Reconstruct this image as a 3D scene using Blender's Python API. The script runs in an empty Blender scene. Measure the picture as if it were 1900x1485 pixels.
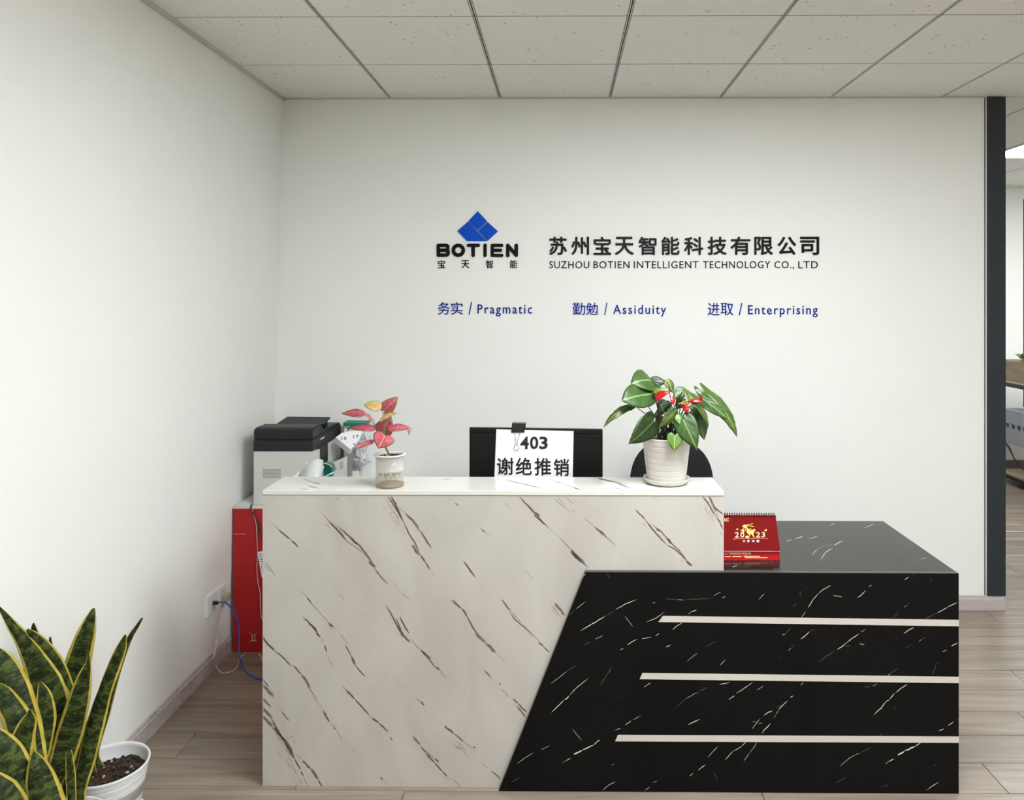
import bpy, bmesh, math, random
from mathutils import Vector, Matrix, noise
R = math.radians
random.seed(7)
SC = bpy.context.scene
COL = SC.collection

# ------------------------------------------------------------------ camera
FPX, CX, CY, CAMZ, YAW = 1400.0, 1031.0, 554.0, 1.686, R(0.5)
cd = bpy.data.cameras.new('camera')
cd.sensor_width = 36.0
cd.lens = FPX / 1900 * 36.0
cd.shift_x = (950 - CX) / 1900
cd.shift_y = (CY - 742.5) / 1900
cd.clip_start = 0.05
cam = bpy.data.objects.new('camera', cd)
COL.objects.link(cam)
cam.location = (0, 0, CAMZ)
cam.rotation_euler = (R(90), 0, YAW)
SC.camera = cam

# ------------------------------------------------------------------ world, light, exposure
w = bpy.data.worlds.new('daylight')
SC.world = w
w.use_nodes = True
w.node_tree.nodes['Background'].inputs[0].default_value = (0.80, 0.90, 1.0, 1)
w.node_tree.nodes['Background'].inputs[1].default_value = 3.0
SC.view_settings.view_transform = 'Standard'
SC.view_settings.look = 'None'
SC.view_settings.gamma = 1.0
SC.view_settings.use_curve_mapping = False
SC.view_settings.exposure = 0.37
LAMP = 22.0            # strength of every ceiling light panel
CEIL = 2.78

# ------------------------------------------------------------------ unprojection (photo pixel -> point on a real plane)
_s, _c = math.sin(YAW), math.cos(YAW)
ORG = Vector((0, 0, CAMZ))


def ray(px, py):
    a, b = (px - CX) / FPX, -(py - CY) / FPX
    return Vector((a * _c - _s, a * _s + _c, b))


def aY(px, py, Y):
    d = ray(px, py)
    return ORG + d * (Y / d.y)


def aX(px, py, X):
    d = ray(px, py)
    return ORG + d * (X / d.x)


def aZ(px, py, Z):
    d = ray(px, py)
    return ORG + d * ((Z - CAMZ) / d.z)


def aP(px, py, p0, n):
    d = ray(px, py)
    return ORG + d * ((Vector(p0) - ORG).dot(n) / d.dot(n))


# ------------------------------------------------------------------ materials
def lin(c):
    return tuple((x / 255 / 12.92) if x / 255 <= 0.04045 else ((x / 255 + 0.055) / 1.055) ** 2.4 for x in c)


class NT:
    def __init__(s, name):
        s.m = bpy.data.materials.new(name)
        s.m.use_nodes = True
        s.t = s.m.node_tree
        s.b = s.t.nodes['Principled BSDF']

    def n(s, kind, **kw):
        nd = s.t.nodes.new(kind)
        for k, v in kw.items():
            if k in nd.inputs.keys():
                nd.inputs[k].default_value = v
            else:
                setattr(nd, k, v)
        return nd

    def l(s, a, ao, b, bi):
        s.t.links.new(a.outputs[ao], b.inputs[bi])

    def ramp(s, stops, src=None, out=0):
        r = s.n('ShaderNodeValToRGB')
        e = r.color_ramp.elements
        while len(e) < len(stops):
            e.new(0.5)
        for i, (p, c) in enumerate(stops):
            e[i].position = p
            e[i].color = (*c, 1) if len(c) == 3 else c
        if src:
            s.l(src, out, r, 0)
        return r


def mat(name, rgb, rough=0.5, metal=0.0, var=0.03, scale=30, bump=0.0, bscale=200, spec=0.5, **kw):
    """plain procedural material: base colour with a faint noise variation and optional relief"""
    t = NT(name)
    c = lin(rgb)
    b = t.b
    b.inputs['Roughness'].default_value = rough
    b.inputs['Metallic'].default_value = metal
    b.inputs['Specular IOR Level'].default_value = spec
    tc = t.n('ShaderNodeTexCoord')
    nz = t.n('ShaderNodeTexNoise', Scale=scale, Detail=3.0)
    t.l(tc, 'Object', nz, 'Vector')
    r = t.ramp([(0.3, tuple(max(0, x * (1 - var)) for x in c)), (0.7, tuple(min(1, x * (1 + var)) for x in c))], nz, 'Fac')
    t.l(r, 0, b, 'Base Color')
    if bump:
        n2 = t.n('ShaderNodeTexNoise', Scale=bscale, Detail=2.0)
        t.l(tc, 'Object', n2, 'Vector')
        bp = t.n('ShaderNodeBump', Strength=bump, Distance=0.001)
        t.l(n2, 'Fac', bp, 'Height')
        t.l(bp, 0, b, 'Normal')
    for k, v in kw.items():
        b.inputs[k.replace('_', ' ')].default_value = v
    return t.m


def mat_glass(name, rgb, rough=0.0, ior=1.45, trans=1.0):
    t = NT(name)
    t.b.inputs['Base Color'].default_value = (*lin(rgb), 1)
    t.b.inputs['Roughness'].default_value = rough
    t.b.inputs['IOR'].default_value = ior
    t.b.inputs['Transmission Weight'].default_value = trans
    return t.m


def mat_emit(name, rgb, st):
    t = NT(name)
    t.b.inputs['Base Color'].default_value = (0.8, 0.8, 0.8, 1)
    t.b.inputs['Emission Color'].default_value = (*lin(rgb), 1)
    t.b.inputs['Emission Strength'].default_value = st
    return t.m


def mat_wood(name, dark, mid, light, axis_scale=(0.9, 14, 14), rough=0.35, rnd=0.12, bump=0.15):
    """laminate wood: grain along X, each board shifted and tinted by its own random value"""
    t = NT(name)
    tc = t.n('ShaderNodeTexCoord')
    oi = t.n('ShaderNodeObjectInfo')
    mul = t.n('ShaderNodeMath', operation='MULTIPLY')
    mul.inputs[1].default_value = 37.0
    t.l(oi, 'Random', mul, 0)
    cb = t.n('ShaderNodeCombineXYZ')
    for i in range(3):
        t.l(mul, 0, cb, i)
    add = t.n('ShaderNodeVectorMath', operation='ADD')
    t.l(tc, 'Object', add, 0)
    t.l(cb, 0, add, 1)
    mp = t.n('ShaderNodeMapping')
    mp.inputs['Scale'].default_value = axis_scale
    t.l(add, 0, mp, 'Vector')
    n1 = t.n('ShaderNodeTexNoise', Scale=1.6, Detail=6.0, Roughness=0.62, Distortion=0.6)
    t.l(mp, 0, n1, 'Vector')
    mp2 = t.n('ShaderNodeMapping')
    mp2.inputs['Scale'].default_value = tuple(x * (1.5 if i == 0 else 6) for i, x in enumerate(axis_scale))
    t.l(add, 0, mp2, 'Vector')
    n2 = t.n('ShaderNodeTexNoise', Scale=1.5, Detail=4.0, Roughness=0.7)
    t.l(mp2, 0, n2, 'Vector')
    mx = t.n('ShaderNodeMix', data_type='FLOAT')
    mx.inputs[0].default_value = 0.35
    t.l(n1, 'Fac', mx, 2)
    t.l(n2, 'Fac', mx, 3)
    r = t.ramp([(0.30, lin(dark)), (0.48, lin(mid)), (0.68, lin(light))], mx, 0)
    hv = t.n('ShaderNodeHueSaturation')
    mr = t.n('ShaderNodeMapRange')
    mr.inputs[3].default_value = 1 - rnd
    mr.inputs[4].default_value = 1 + rnd
    t.l(oi, 'Random', mr, 0)
    t.l(mr, 0, hv, 'Value')
    t.l(r, 0, hv, 'Color')
    t.l(hv, 0, t.b, 'Base Color')
    t.b.inputs['Roughness'].default_value = rough
    bp = t.n('ShaderNodeBump', Strength=bump, Distance=0.002)
    t.l(n2, 'Fac', bp, 'Height')
    t.l(bp, 0, t.b, 'Normal')
    return t.m


def mat_tile():
    t = NT('ceiling_tile')
    tc = t.n('ShaderNodeTexCoord')
    oi = t.n('ShaderNodeObjectInfo')
    mul = t.n('ShaderNodeMath', operation='MULTIPLY')
    mul.inputs[1].default_value = 53.0
    t.l(oi, 'Random', mul, 0)
    cb = t.n('ShaderNodeCombineXYZ')
    t.l(mul, 0, cb, 0)
    t.l(mul, 0, cb, 1)
    add = t.n('ShaderNodeVectorMath', operation='ADD')
    t.l(tc, 'Object', add, 0)
    t.l(cb, 0, add, 1)
    v = t.n('ShaderNodeTexVoronoi', Scale=34.0, Randomness=1.0)
    t.l(add, 0, v, 'Vector')
    n = t.n('ShaderNodeTexNoise', Scale=9.0, Detail=3.0)
    t.l(add, 0, n, 'Vector')
    g = t.ramp([(0.50, (0, 0, 0)), (0.62, (1, 1, 1))], n, 'Fac')
    p = t.ramp([(0.0, (1, 1, 1)), (0.11, (1, 1, 1)), (0.17, (0, 0, 0))], v, 'Distance')
    m = t.n('ShaderNodeMath', operation='MULTIPLY')
    t.l(g, 0, m, 0)
    t.l(p, 0, m, 1)
    n3 = t.n('ShaderNodeTexNoise', Scale=120.0, Detail=4.0)
    t.l(add, 0, n3, 'Vector')
    bc = t.ramp([(0.3, lin((232, 231, 224))), (0.7, lin((242, 241, 235)))], n3, 'Fac')
    mx = t.n('ShaderNodeMix', data_type='RGBA')
    t.l(m, 0, mx, 0)
    t.l(bc, 0, mx, 6)
    mx.inputs[7].default_value = (*lin((95, 93, 88)), 1)
    t.l(mx, 2, t.b, 'Base Color')
    t.b.inputs['Roughness'].default_value = 0.9
    bp = t.n('ShaderNodeBump', Strength=0.25, Distance=0.002)
    t.l(n3, 'Fac', bp, 'Height')
    t.l(bp, 0, t.b, 'Normal')
    return t.m


def mat_soft_marble(name, a, b_, rough, sc=3.0, spec=0.5):
    t = NT(name)
    tc = t.n('ShaderNodeTexCoord')
    mp = t.n('ShaderNodeMapping')
    mp.inputs['Rotation'].default_value = (0, R(35), 0)
    mp.inputs['Scale'].default_value = (1, 1, 0.45)
    t.l(tc, 'Object', mp, 'Vector')
    n = t.n('ShaderNodeTexNoise', Scale=sc, Detail=5.0, Roughness=0.55, Distortion=1.2)
    t.l(mp, 0, n, 'Vector')
    r = t.ramp([(0.35, lin(a)), (0.65, lin(b_))], n, 'Fac')
    t.l(r, 0, t.b, 'Base Color')
    t.b.inputs['Roughness'].default_value = rough
    t.b.inputs['Specular IOR Level'].default_value = spec
    return t.m


def mat_snake():
    t = NT('snake_leaf')
    uv = t.n('ShaderNodeUVMap')
    sp = t.n('ShaderNodeSeparateXYZ')
    t.l(uv, 0, sp, 0)
    tc = t.n('ShaderNodeTexCoord')
    nz = t.n('ShaderNodeTexNoise', Scale=26.0, Detail=4.0, Distortion=0.6)
    t.l(tc, 'Object', nz, 'Vector')
    # cross banding: long in u, short in v
    mp = t.n('ShaderNodeMapping')
    mp.inputs['Scale'].default_value = (1.6, 55, 1)
    t.l(uv, 0, mp, 'Vector')
    ad = t.n('ShaderNodeVectorMath', operation='ADD')
    t.l(mp, 0, ad, 0)
    t.l(nz, 'Color', ad, 1)
    nb = t.n('ShaderNodeTexNoise', Scale=1.4, Detail=6.0, Roughness=0.65)
    t.l(ad, 0, nb, 'Vector')
    g = t.ramp([(0.36, lin((22, 28, 11))), (0.48, lin((40, 49, 21))), (0.60, lin((78, 92, 42))), (0.70, lin((30, 38, 15)))], nb, 'Fac')
    # margin: |u - .5| * 2 (+noise) > .8
    s1 = t.n('ShaderNodeMath', operation='SUBTRACT')
    t.l(sp, 0, s1, 0)
    s1.inputs[1].default_value = 0.5
    s2 = t.n('ShaderNodeMath', operation='ABSOLUTE')
    t.l(s1, 0, s2, 0)
    n2 = t.n('ShaderNodeTexNoise', Scale=9.0, Detail=2.0)
    t.l(tc, 'Object', n2, 'Vector')
    s3 = t.n('ShaderNodeMath', operation='MULTIPLY_ADD')
    t.l(n2, 'Fac', s3, 0)
    s3.inputs[1].default_value = 0.12
    t.l(s2, 0, s3, 2)
    mg = t.ramp([(0.440, (0, 0, 0)), (0.458, (1, 1, 1))], s3, 0)
    ye = t.ramp([(0.3, lin((168, 148, 50))), (0.7, lin((196, 180, 88)))], nz, 'Fac')
    mx = t.n('ShaderNodeMix', data_type='RGBA')
    t.l(mg, 0, mx, 0)
    t.l(g, 0, mx, 6)
    t.l(ye, 0, mx, 7)
    t.l(mx, 2, t.b, 'Base Color')
    t.b.inputs['Roughness'].default_value = 0.55
    t.b.inputs['Specular IOR Level'].default_value = 0.15
    return t.m


def mat_leaf(name, dark, light, vein, edge=None, vw=0.035, rough=0.35, blotch=0.0, blotch_col=None, freq=22.0):
    """broad leaf: UV.x = across (0.5 mid vein), UV.y = along; mid vein, side veins, optional coloured rim"""
    t = NT(name)
    uv = t.n('ShaderNodeUVMap')
    sp = t.n('ShaderNodeSeparateXYZ')
    t.l(uv, 0, sp, 0)
    tc = t.n('ShaderNodeTexCoord')
    nz = t.n('ShaderNodeTexNoise', Scale=40.0, Detail=4.0)
    t.l(tc, 'Object', nz, 'Vector')
    base = t.ramp([(0.32, lin(dark)), (0.68, lin(light))], nz, 'Fac')
    s1 = t.n('ShaderNodeMath', operation='SUBTRACT')
    t.l(sp, 0, s1, 0)
    s1.inputs[1].default_value = 0.5
    au = t.n('ShaderNodeMath', operation='ABSOLUTE')
    t.l(s1, 0, au, 0)
    # side veins: sin((v - 1.1|u|) * freq)
    k = t.n('ShaderNodeMath', operation='MULTIPLY_ADD')
    t.l(au, 0, k, 0)
    k.inputs[1].default_value = -1.1
    t.l(sp, 1, k, 2)
    k2 = t.n('ShaderNodeMath', operation='MULTIPLY')
    t.l(k, 0, k2, 0)
    k2.inputs[1].default_value = freq
    sn = t.n('ShaderNodeMath', operation='SINE')
    t.l(k2, 0, sn, 0)
    sv = t.ramp([(0.965, (0, 0, 0)), (0.995, (0.28, 0.28, 0.28))], sn, 0)
    mv = t.ramp([(vw * 0.5, (1, 1, 1)), (vw, (0, 0, 0))], au, 0)
    mxv = t.n('ShaderNodeMath', operation='MAXIMUM')
    t.l(sv, 0, mxv, 0)
    t.l(mv, 0, mxv, 1)
    cur = base
    co = 0
    if blotch_col:
        n4 = t.n('ShaderNodeTexNoise', Scale=70.0, Detail=3.0)
        t.l(tc, 'Object', n4, 'Vector')
        br = t.ramp([(blotch, (0, 0, 0)), (blotch + 0.12, (1, 1, 1))], n4, 'Fac')
        mb = t.n('ShaderNodeMix', data_type='RGBA')
        t.l(br, 0, mb, 0)
        t.l(cur, co, mb, 6)
        mb.inputs[7].default_value = (*lin(blotch_col), 1)
        cur, co = mb, 2
    mx = t.n('ShaderNodeMix', data_type='RGBA')
    t.l(mxv, 0, mx, 0)
    t.l(cur, co, mx, 6)
    mx.inputs[7].default_value = (*lin(vein), 1)
    cur, co = mx, 2
    if edge:
        at = t.n('ShaderNodeAttribute', attribute_name='rim')
        er = t.ramp([(0.86, (0, 0, 0)), (0.97, (1, 1, 1))], at, 'Fac')
        me = t.n('ShaderNodeMix', data_type='RGBA')
        t.l(er, 0, me, 0)
        t.l(cur, co, me, 6)
        me.inputs[7].default_value = (*lin(edge), 1)
        cur, co = me, 2
    t.l(cur, co, t.b, 'Base Color')
    t.b.inputs['Roughness'].default_value = rough
    bp = t.n('ShaderNodeBump', Strength=0.3, Distance=0.001)
    t.l(mxv, 0, bp, 'Height')
    bp.invert = True
    t.l(bp, 0, t.b, 'Normal')
    return t.m


M = {}
M['wall'] = mat('wall_paint', (240, 240, 234), 0.85, var=0.008, scale=3, bump=0.05, bscale=60, spec=0.2)
M['tile'] = mat_tile()
M['grid'] = mat('grid_metal', (200, 198, 192), 0.5, var=0.01)
M['void'] = mat('ceiling_void', (30, 30, 30), 0.9)  # also fills tile gaps and bar slots as painted shade
M['floor'] = mat_wood('plank_laminate', (96, 84, 71), (134, 121, 107), (158, 147, 133), rough=0.3, rnd=0.05)
M['subfloor'] = mat('subfloor', (60, 52, 46), 0.9)
M['baseboard'] = mat_wood('baseboard_laminate', (150, 138, 134), (184, 174, 170), (204, 196, 192), rough=0.4, rnd=0.02, bump=0.05)
M['slate'] = mat('dark_grey_panel', (34, 41, 47), 0.55, var=0.05, scale=60)
M['dark_trim'] = mat('dark_gap', (22, 20, 19), 0.8)
M['white_marble'] = mat_soft_marble('white_marble_laminate', (176, 170, 161), (190, 185, 177), 0.3)
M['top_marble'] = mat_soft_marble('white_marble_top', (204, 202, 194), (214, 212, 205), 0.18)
M['white_edge'] = mat('white_edge_band', (214, 211, 202), 0.4, var=0.01)
M['vein_dark'] = mat('brown_vein_dark', (80, 62, 54), 0.35, var=0.2, scale=200)
M['vein_mid'] = mat('brown_vein_mid', (140, 124, 115), 0.35, var=0.15, scale=200)
M['vein_faint'] = mat('brown_vein_faint', (160, 152, 144), 0.35, var=0.05, scale=200)
M['black_marble'] = mat_soft_marble('black_marble_laminate', (9, 8, 7), (14, 13, 12), 0.55, spec=0.12)
M['black_top'] = mat_soft_marble('black_marble_worktop', (20, 20, 20), (28, 28, 28), 0.13, sc=5, spec=0.29)
M['black_edge'] = mat('dark_edge_band', (58, 58, 56), 0.35)
M['vein_white'] = mat('white_vein', (212, 208, 200), 0.4, var=0.1, scale=200)
M['vein_grey'] = mat('grey_vein', (96, 92, 86), 0.4, var=0.1, scale=200)
M['steel'] = mat('brushed_steel', (226, 220, 212), 0.45, metal=0.55, var=0.03, scale=400)
M['wire'] = mat('clip_wire', (120, 116, 108), 0.3, metal=1.0)
M['chrome'] = mat('polished_steel', (225, 225, 225), 0.15, metal=1.0)
M['black_pl'] = mat('black_plastic', (34, 34, 34), 0.38, var=0.06, bump=0.1, bscale=900)
M['monitor_pl'] = mat('monitor_black_plastic', (18, 18, 17), 0.42, spec=0.2, var=0.05, bump=0.15, bscale=700)
M['black_gloss'] = mat('black_gloss_plastic', (14, 14, 14), 0.15)
M['fabric'] = mat('black_mesh_fabric', (22, 22, 26), 0.9, var=0.2, scale=300, bump=0.5, bscale=900)
M['paper'] = mat('white_paper', (240, 240, 240), 0.75, var=0.01)
M['ink'] = mat('black_ink', (18, 17, 16), 0.5)
M['acrylic_black'] = mat('black_acrylic', (9, 8, 7), 0.4, spec=0.15)
M['acrylic_blue'] = mat('blue_acrylic', (0, 78, 196), 0.4, spec=0.15, var=0.05, scale=6)
M['navy'] = mat('blue_letter', (6, 36, 136), 0.5, spec=0.15)
M['printer_white'] = mat('warm_white_plastic', (205, 204, 199), 0.5, var=0.015)
M['printer_grey'] = mat('dark_grey_plastic', (34, 36, 39), 0.45, spec=0.3, var=0.04, bump=0.1, bscale=800)
M['red_card'] = mat('red_carton', (172, 14, 20), 0.55, var=0.05, scale=12)
M['card_white'] = mat('white_card', (214, 212, 206), 0.7)
M['teal'] = mat('teal_print', (0, 122, 104), 0.5, var=0.05)
M['teal_dark'] = mat('dark_teal_plastic', (0, 92, 76), 0.35, var=0.08)
M['yellowgreen'] = mat('yellow_green_print', (200, 214, 60), 0.5)
M['red_page'] = mat('red_calendar_print', (104, 6, 8), 0.7, spec=0.12, var=0.04, scale=8)
M['red_base'] = mat('bright_red_calendar_base', (164, 10, 12), 0.5, spec=0.2, var=0.03)
M['gold'] = mat('gold_print', (240, 200, 84), 0.4, var=0.1, scale=300)
M['pale_gold'] = mat('pale_gold_print', (246, 226, 170), 0.5)
M['white_pl'] = mat('white_plastic', (226, 228, 228), 0.35, var=0.01)
M['pot_white'] = mat('white_pot', (222, 224, 222), 0.3, var=0.01)
M['pot_cream'] = mat('glazed_pot', (204, 199, 190), 0.22, var=0.015, scale=10)
M['soil'] = mat('potting_soil', (58, 40, 28), 0.95, var=0.6, scale=120, bump=1.0, bscale=220)
M['crumb'] = mat('soil_crumb', (44, 30, 22), 0.95, var=0.5, scale=90)
M['perlite'] = mat('perlite', (214, 200, 184), 0.8)
M['snake'] = mat_snake()
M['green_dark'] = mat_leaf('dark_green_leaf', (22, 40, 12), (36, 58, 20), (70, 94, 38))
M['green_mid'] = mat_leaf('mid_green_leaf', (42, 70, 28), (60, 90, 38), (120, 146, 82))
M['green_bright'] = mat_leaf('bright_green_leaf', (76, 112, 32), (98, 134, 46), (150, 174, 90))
M['olive'] = mat_leaf('olive_leaf', (50, 70, 20), (70, 92, 28), (118, 132, 58))
M['pink'] = mat_leaf('pink_leaf', (168, 66, 82), (190, 92, 104), (214, 150, 150), edge=(98, 96, 46), vw=0.03, blotch=0.56, blotch_col=(206, 124, 130))
M['pink_dark'] = mat_leaf('dark_pink_leaf', (132, 46, 58), (154, 64, 74), (180, 102, 106), edge=(92, 74, 40), vw=0.03)
M['pink_green'] = mat_leaf('green_and_pink_leaf', (146, 148, 70), (176, 160, 92), (186, 104, 92), edge=(120, 136, 50), vw=0.03, blotch=0.5, blotch_col=(222, 140, 130), freq=34)
M['stem'] = mat('green_stem', (96, 116, 48), 0.5, var=0.15, scale=80)
M['stem_dark'] = mat('dark_stem', (44, 50, 26), 0.5, var=0.2, scale=80)
M['red_flower'] = mat('red_spathe', (168, 14, 22), 0.2, var=0.1, scale=60)
M['spadix'] = mat('yellow_spadix', (206, 190, 80), 0.5, var=0.15, scale=200, bump=0.4, bscale=900)
M['leaf_tip'] = mat('dry_leaf_tip', (150, 110, 50), 0.7)
M['clear'] = mat('clear_plastic', (238, 238, 232), 0.06, var=0.0, Alpha=0.14)
M['water'] = mat('amber_water', (182, 164, 104), 0.05, var=0.0, Alpha=0.22)
M['sediment'] = mat('brown_sediment', (136, 96, 26), 0.7, var=0.25, scale=60)
M['frost'] = mat('frosted_white_cup', (214, 210, 204), 0.4, var=0.01)
M['root'] = mat('brown_root', (74, 44, 18), 0.8, var=0.3)
M['blue_cable'] = mat('blue_cable', (30, 84, 186), 0.35)
M['beige_cable'] = mat('beige_cable', (206, 196, 172), 0.45)
M['brown_cable'] = mat('brown_cable', (66, 48, 40), 0.5)
M['plug'] = mat('taupe_plug', (166, 158, 132), 0.45)
M['bag'] = mat('crumpled_film', (206, 206, 208), 0.3, var=0.03)
M['film'] = mat('pale_green_sheet', (200, 206, 202), 0.25, var=0.01)
M['wood_planter'] = mat_wood('planter_wood', (120, 100, 78), (150, 130, 104), (172, 152, 124), axis_scale=(9, 1.0, 9), rough=0.45)
M['black_metal'] = mat('black_metal', (28, 30, 28), 0.4, metal=0.3)
M['grey_metal'] = mat('grey_sheet_metal', (158, 162, 170), 0.5, metal=0.2, var=0.06, scale=6)
M['grass_leaf'] = mat('bright_foliage', (70, 130, 40), 0.4, var=0.3, scale=60)
M['blind'] = mat('window_blind_slat', (190, 200, 216), 0.5)
M['glass'] = mat_glass('window_glass', (240, 248, 250), 0.0)
M['lamp'] = mat_emit('lit_diffuser', (242, 247, 252), LAMP)
M['lamp_frame'] = mat('lamp_frame', (230, 230, 228), 0.4)


# ------------------------------------------------------------------ objects
def tag(o, label=None, cat=None, group=None, kind=None):
    if label: o['label'] = label
    if cat: o['category'] = cat
    if group: o['group'] = group
    if kind: o['kind'] = kind
    return o


def empty(name, loc=(0, 0, 0), label=None, cat=None, group=None, kind=None):
    o = bpy.data.objects.new(name, None)
    COL.objects.link(o)
    o.location = loc
    o.empty_display_size = 0.05
    return tag(o, label, cat, group, kind)


def wpos(p):
    v = Vector((0, 0, 0))
    while p is not None:
        v += p.location
        p = p.parent
    return v


def obj(name, bm, m, parent=None, smooth=False, own=False):
    """link a bmesh as one object; vertices are given in world space and moved into the parent's frame.
    own=True also puts the object's origin at its own centre"""
    me = bpy.data.meshes.new(name)
    if isinstance(bm, bpy.types.Mesh):
        me = bm
    else:
        bm.normal_update()
        bm.to_mesh(me)
        bm.free()
    o = bpy.data.objects.new(name, me)
    COL.objects.link(o)
    off = wpos(parent)
    if parent: o.parent = parent
    if own and len(me.vertices):
        c = Vector((0, 0, 0))
        xs = [v.co for v in me.vertices]
        c = Vector([(min(v[i] for v in xs) + max(v[i] for v in xs)) / 2 for i in range(3)])
        me.transform(Matrix.Translation(-c))
        o.location = c - off
    elif off.length > 0:
        me.transform(Matrix.Translation(-off))
    for mm in (m if isinstance(m, (list, tuple)) else [m]):
        me.materials.append(mm)
    if smooth:
        for p in me.polygons: p.use_smooth = True
    return o


def share(name, me, parent, loc, rot=None):
    o = bpy.data.objects.new(name, me)
    COL.objects.link(o)
    if parent: o.parent = parent
    o.location = Vector(loc) - wpos(parent)
    if rot: o.rotation_euler = rot
    return o


def box(x0, x1, y0, y1, z0, z1, bev=0.0, seg=2, bm=None, mi=0, rot=None):
    own = bm is None or bev > 0 or rot is not None
    b = bmesh.new() if own else bm
    vs = [b.verts.new((x, y, z)) for x in (x0, x1) for y in (y0, y1) for z in (z0, z1)]
    fs = [b.faces.new([vs[i] for i in f]) for f in ((0, 1, 3, 2), (4, 6, 7, 5), (0, 4, 5, 1), (2, 3, 7, 6), (0, 2, 6, 4), (1, 5, 7, 3))]
    for f in fs: f.material_index = mi
    if bev > 0:
        bmesh.ops.bevel(b, geom=list(b.edges), offset=bev, segments=seg, profile=0.7, affect='EDGES')
        for f in b.faces: f.material_index = mi
    if rot is not None:
        bmesh.ops.transform(b, matrix=rot, verts=list(b.verts))
    if bm is not None and own:
        join(bm, b)
        return bm
    return b


def join(dst, src):
    me = bpy.data.meshes.new('t')
    src.to_mesh(me)
    src.free()
    dst.from_mesh(me)
    bpy.data.meshes.remove(me)


def prism(pts, d, bm=None, mi=0):
    """pts: planar 3D polygon; d: extrusion vector"""
    b = bm or bmesh.new()
    d = Vector(d)
    a = [b.verts.new(p) for p in pts]
    c = [b.verts.new(Vector(p) + d) for p in pts]
    n = len(pts)
    f = [b.faces.new(a), b.faces.new(c[::-1])]
    for i in range(n):
        f.append(b.faces.new([a[i], c[i], c[(i + 1) % n], a[(i + 1) % n]][::-1]))
    for x in f: x.material_index = mi
    bmesh.ops.recalc_face_normals(b, faces=f)
    return b


def tube(pts, r, bm=None, seg=8, mi=0, res=5, cap=True, r2=None):
    """smooth tube through points (Catmull-Rom)"""
    b = bm or bmesh.new()
    P = [Vector(p) for p in pts]
    if len(P) > 2 and res > 1:
        Q = []
        E = [P[0] * 2 - P[1]] + P + [P[-1] * 2 - P[-2]]
        for i in range(1, len(E) - 2):
            for k in range(res):
                t = k / res
                p0, p1, p2, p3 = E[i - 1], E[i], E[i + 1], E[i + 2]
                Q.append(0.5 * ((2 * p1) + (p2 - p0) * t + (2 * p0 - 5 * p1 + 4 * p2 - p3) * t * t + (3 * p1 - p0 - 3 * p2 + p3) * t ** 3))
        Q.append(P[-1])
        P = Q
    rings = []
    up = None
    for i, p in enumerate(P):
        t = (P[min(i + 1, len(P) - 1)] - P[max(i - 1, 0)]).normalized()
        if up is None:
            up = t.orthogonal().normalized()
        up = (up - t * up.dot(t))
        up = up.normalized() if up.length > 1e-6 else t.orthogonal().normalized()
        s = t.cross(up)
        rr = r if r2 is None else r + (r2 - r) * i / (len(P) - 1)
        rings.append([b.verts.new(p + (up * math.cos(a) + s * math.sin(a)) * rr) for a in [2 * math.pi * k / seg for k in range(seg)]])
    for i in range(len(rings) - 1):
        for k in range(seg):
            f = b.faces.new([rings[i][k], rings[i][(k + 1) % seg], rings[i + 1][(k + 1) % seg], rings[i + 1][k]])
            f.material_index = mi
            f.smooth = True
    if cap:
        b.faces.new(rings[0][::-1]).material_index = mi
        b.faces.new(rings[-1]).material_index = mi
    return b


def lathe(prof, cx, cy, seg=48, bm=None, mi=0):
    """closed or open (r, z) profile turned about a vertical axis"""
    b = bm or bmesh.new()
    rings = []
    for r, z in prof:
        if r < 1e-5:
            rings.append([b.verts.new((cx, cy, z))])
        else:
            rings.append([b.verts.new((cx + r * math.cos(2 * math.pi * k / seg), cy + r * math.sin(2 * math.pi * k / seg), z)) for k in range(seg)])
    for i in range(len(rings) - 1):
        A, B = rings[i], rings[i + 1]
        for k in range(seg):
            k2 = (k + 1) % seg
            if len(A) == 1 and len(B) == 1: continue
            if len(A) == 1: vs = [A[0], B[k2], B[k]]
            elif len(B) == 1: vs = [A[k], A[k2], B[0]]
            else: vs = [A[k], A[k2], B[k2], B[k]]
            f = b.faces.new(vs)
            f.material_index = mi
            f.smooth = True
    bmesh.ops.recalc_face_normals(b, faces=list(b.faces))
    return b


def struct(name, bm, m, parent=None, **kw):
    o = obj(name, bm, m, parent, **kw)
    if parent is None: o['kind'] = 'structure'
    return o


# ------------------------------------------------------------------ text as mesh
def text_mesh(s, offset=0.0, spacing=1.0, extrude=0.0, shear=0.0):
    cu = bpy.data.curves.new('txt', 'FONT')
    cu.body = s
    cu.size = 1.0
    cu.offset = offset
    cu.space_character = spacing
    cu.extrude = extrude
    cu.shear = shear
    cu.resolution_u = 3
    o = bpy.data.objects.new('txt', cu)
    COL.objects.link(o)
    dg = bpy.context.evaluated_depsgraph_get()
    dg.update()
    me = bpy.data.meshes.new_from_object(o.evaluated_get(dg))
    bpy.data.objects.remove(o)
    bpy.data.curves.remove(cu)
    return me


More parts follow.
